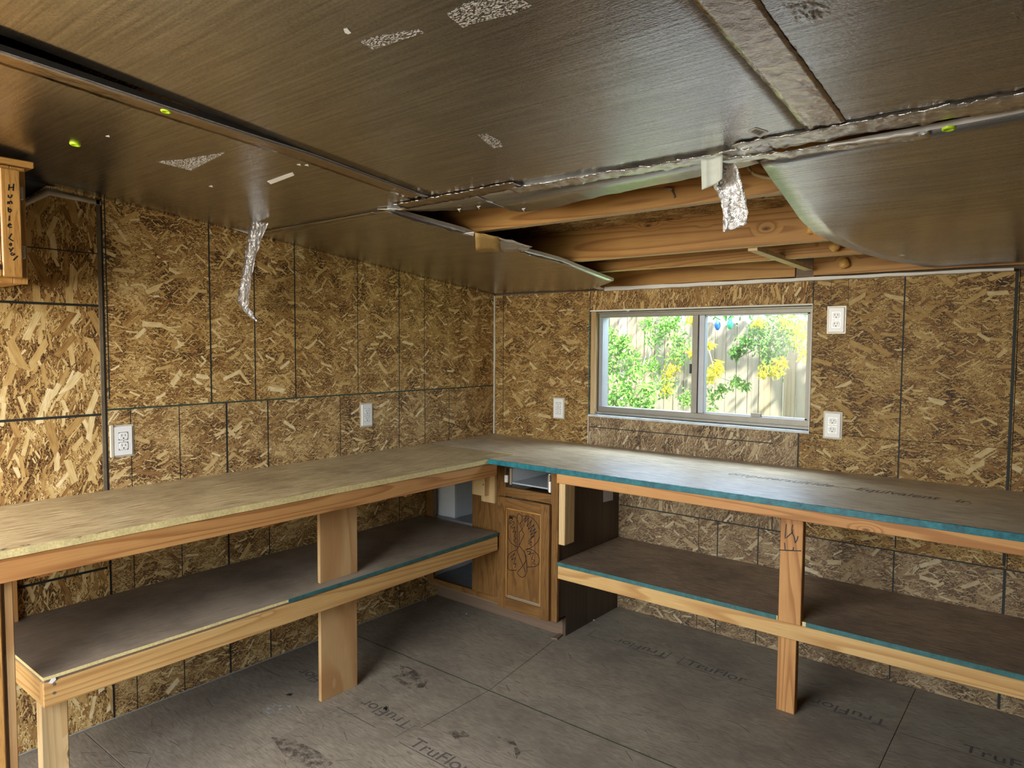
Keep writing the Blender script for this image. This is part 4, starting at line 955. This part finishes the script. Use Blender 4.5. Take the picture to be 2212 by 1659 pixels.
branch('stem', [ony(a, b, 1.75)-Vector((0, 0, 0)) for a, b in ((1330, 1000), (1340, 900), (1330, 830), (1335, 740), (1340, 690))], .008, bark, V1)
V2 = thing('shrub', 'airy yellow-green shrub with pale twigs behind the left pane', 'plant')
cl = [(ony(a, b, 2.05), r) for a, b, r in ((1420, 730, .12), (1440, 700, .10), (1465, 770, .12), (1410, 790, .10), (1440, 830, .13), (1470, 740, .10), (1400, 700, .08), (1485, 860, .08), (1450, 690, .12))]
foliage('leaves', cl, 1500, .034, .014, LG, V2, rg); foliage('yellow_leaves', [(ony(a, b, 2.0), r) for a, b, r in ((1445, 810, .08), (1460, 790, .08), (1440, 840, .06), (1495, 690, .04), (1494, 762, .03))], 260, .036, .015, LY, V2, rg)
branch('twig', [ony(a, b, 2.05) for a, b in ((1380, 820), (1395, 770), (1402, 735), (1412, 690), (1425, 650))], .007, M['caulk'], V2); branch('twig', [ony(a, b, 2.05) for a, b in ((1400, 730), (1408, 760), (1398, 790), (1385, 815), (1380, 880), (1380, 1050))], .007, M['caulk'], V2)
branch('twig', [ony(a, b, 2.05) for a, b in ((1402, 735), (1392, 715), (1380, 690))], .005, M['caulk'], V2)
V3 = thing('tree', 'tree with drooping yellow-tipped leafy branches outside the right pane', 'tree')
cl = [(ony(a, b, 1.9), r) for a, b, r in ((1650, 745, .11), (1680, 740, .13), (1610, 740, .08), (1665, 780, .09), (1700, 720, .13), (1640, 715, .10), (1590, 760, .05), (1690, 690, .12))]
foliage('leaves', cl, 900, .036, .012, LD, V3, rg, .6); foliage('leaves', cl, 600, .036, .013, LG, V3, rg, .6)
foliage('yellow_leaves', [(ony(a, b, 1.85), r) for a, b, r in ((1715, 700, .10), (1735, 720, .10), (1740, 760, .07), (1690, 690, .06), (1640, 695, .05), (1660, 790, .07), (1680, 800, .06), (1685, 780, .05), (1650, 805, .04), (1545, 800, .06), (1530, 815, .05), (1530, 745, .04), (1550, 790, .05))], 1000, .038, .012, LY, V3, rg, .8)
foliage('leaves', [(ony(a, b, 2.0), r) for a, b, r in ((1545, 850, .08), (1530, 880, .08), (1560, 840, .05), (1590, 825, .06), (1610, 835, .04))], 330, .036, .015, LG, V3, rg)
branch('limb', [Vector((2.7, 1.9, -.3)), Vector((2.65, 1.85, 1.6)), Vector((2.2, 1.8, 3.0)), Vector((.8, 1.6, 3.5))], .09, bark, V3)
branch('branch', [Vector((2.3, 1.8, 2.8)), ony(1760, 640, 1.9), ony(1700, 720, 1.9), ony(1620, 760, 1.9), ony(1590, 775, 1.9)], .012, bark, V3)
branch('branch', [ony(1520, 720, 2.0), ony(1535, 770, 2.0), ony(1545, 810, 2.0), ony(1580, 825, 2.0), ony(1610, 840, 2.0)], .006, bark, V3)
cn = [(Vector((rg.uniform(.4, 3.4), rg.uniform(1.6, 2.1), rg.uniform(2.9, 3.7))), .26) for i in range(30)]
foliage('canopy_leaves', cn, 1150, .075, .035, LG, V3, rg)
V4 = thing('hedge', 'dark green leafy hedge rising behind the fence', 'hedge')
cl = [(Vector((rg.uniform(-3.2, 3.4), rg.uniform(2.9, 3.5), rg.uniform(1.2, 2.05))), .42) for i in range(60)]
foliage('leaves', cl, 4200, .085, .042, LD, V4, rg)
branch('trunk', [Vector((.4, 3.2, -.3)), Vector((.45, 3.2, .8)), Vector((.4, 3.2, 1.8))], .06, bark, V4)
def bulb(px, py, mat, label):
    c = ony(px, py, 2.2); bm = bmesh.new(); K = 16
    prof = [(.0, -.045), (.012, -.040), (.022, -.022), (.026, -.004), (.024, .014), (.014, .028), (.009, .034), (.009, .048), (0, .05)]
    rings = [[bm.verts.new(c+Vector((max(r, .0004)*math.cos(2*math.pi*k/K), max(r, .0004)*math.sin(2*math.pi*k/K), h))) for k in range(K)] for r, h in prof]
    for A, B in zip(rings, rings[1:]):
        for k in range(K): bm.faces.new((A[k], A[(k+1) % K], B[(k+1) % K], B[k]))
    tag(bm_obj('garden_bulb', bm, mat, None, True), label, 'bulb', 'coloured bulbs hanging by the fence')
bulb(1550, 702, plain('blue_glass', (.02, .12, .55), .2), 'blue garden bulb hanging above the fence'); bulb(1577, 700, plain('green_glass', (.03, .42, .22), .2), 'green garden bulb hanging above the fence')
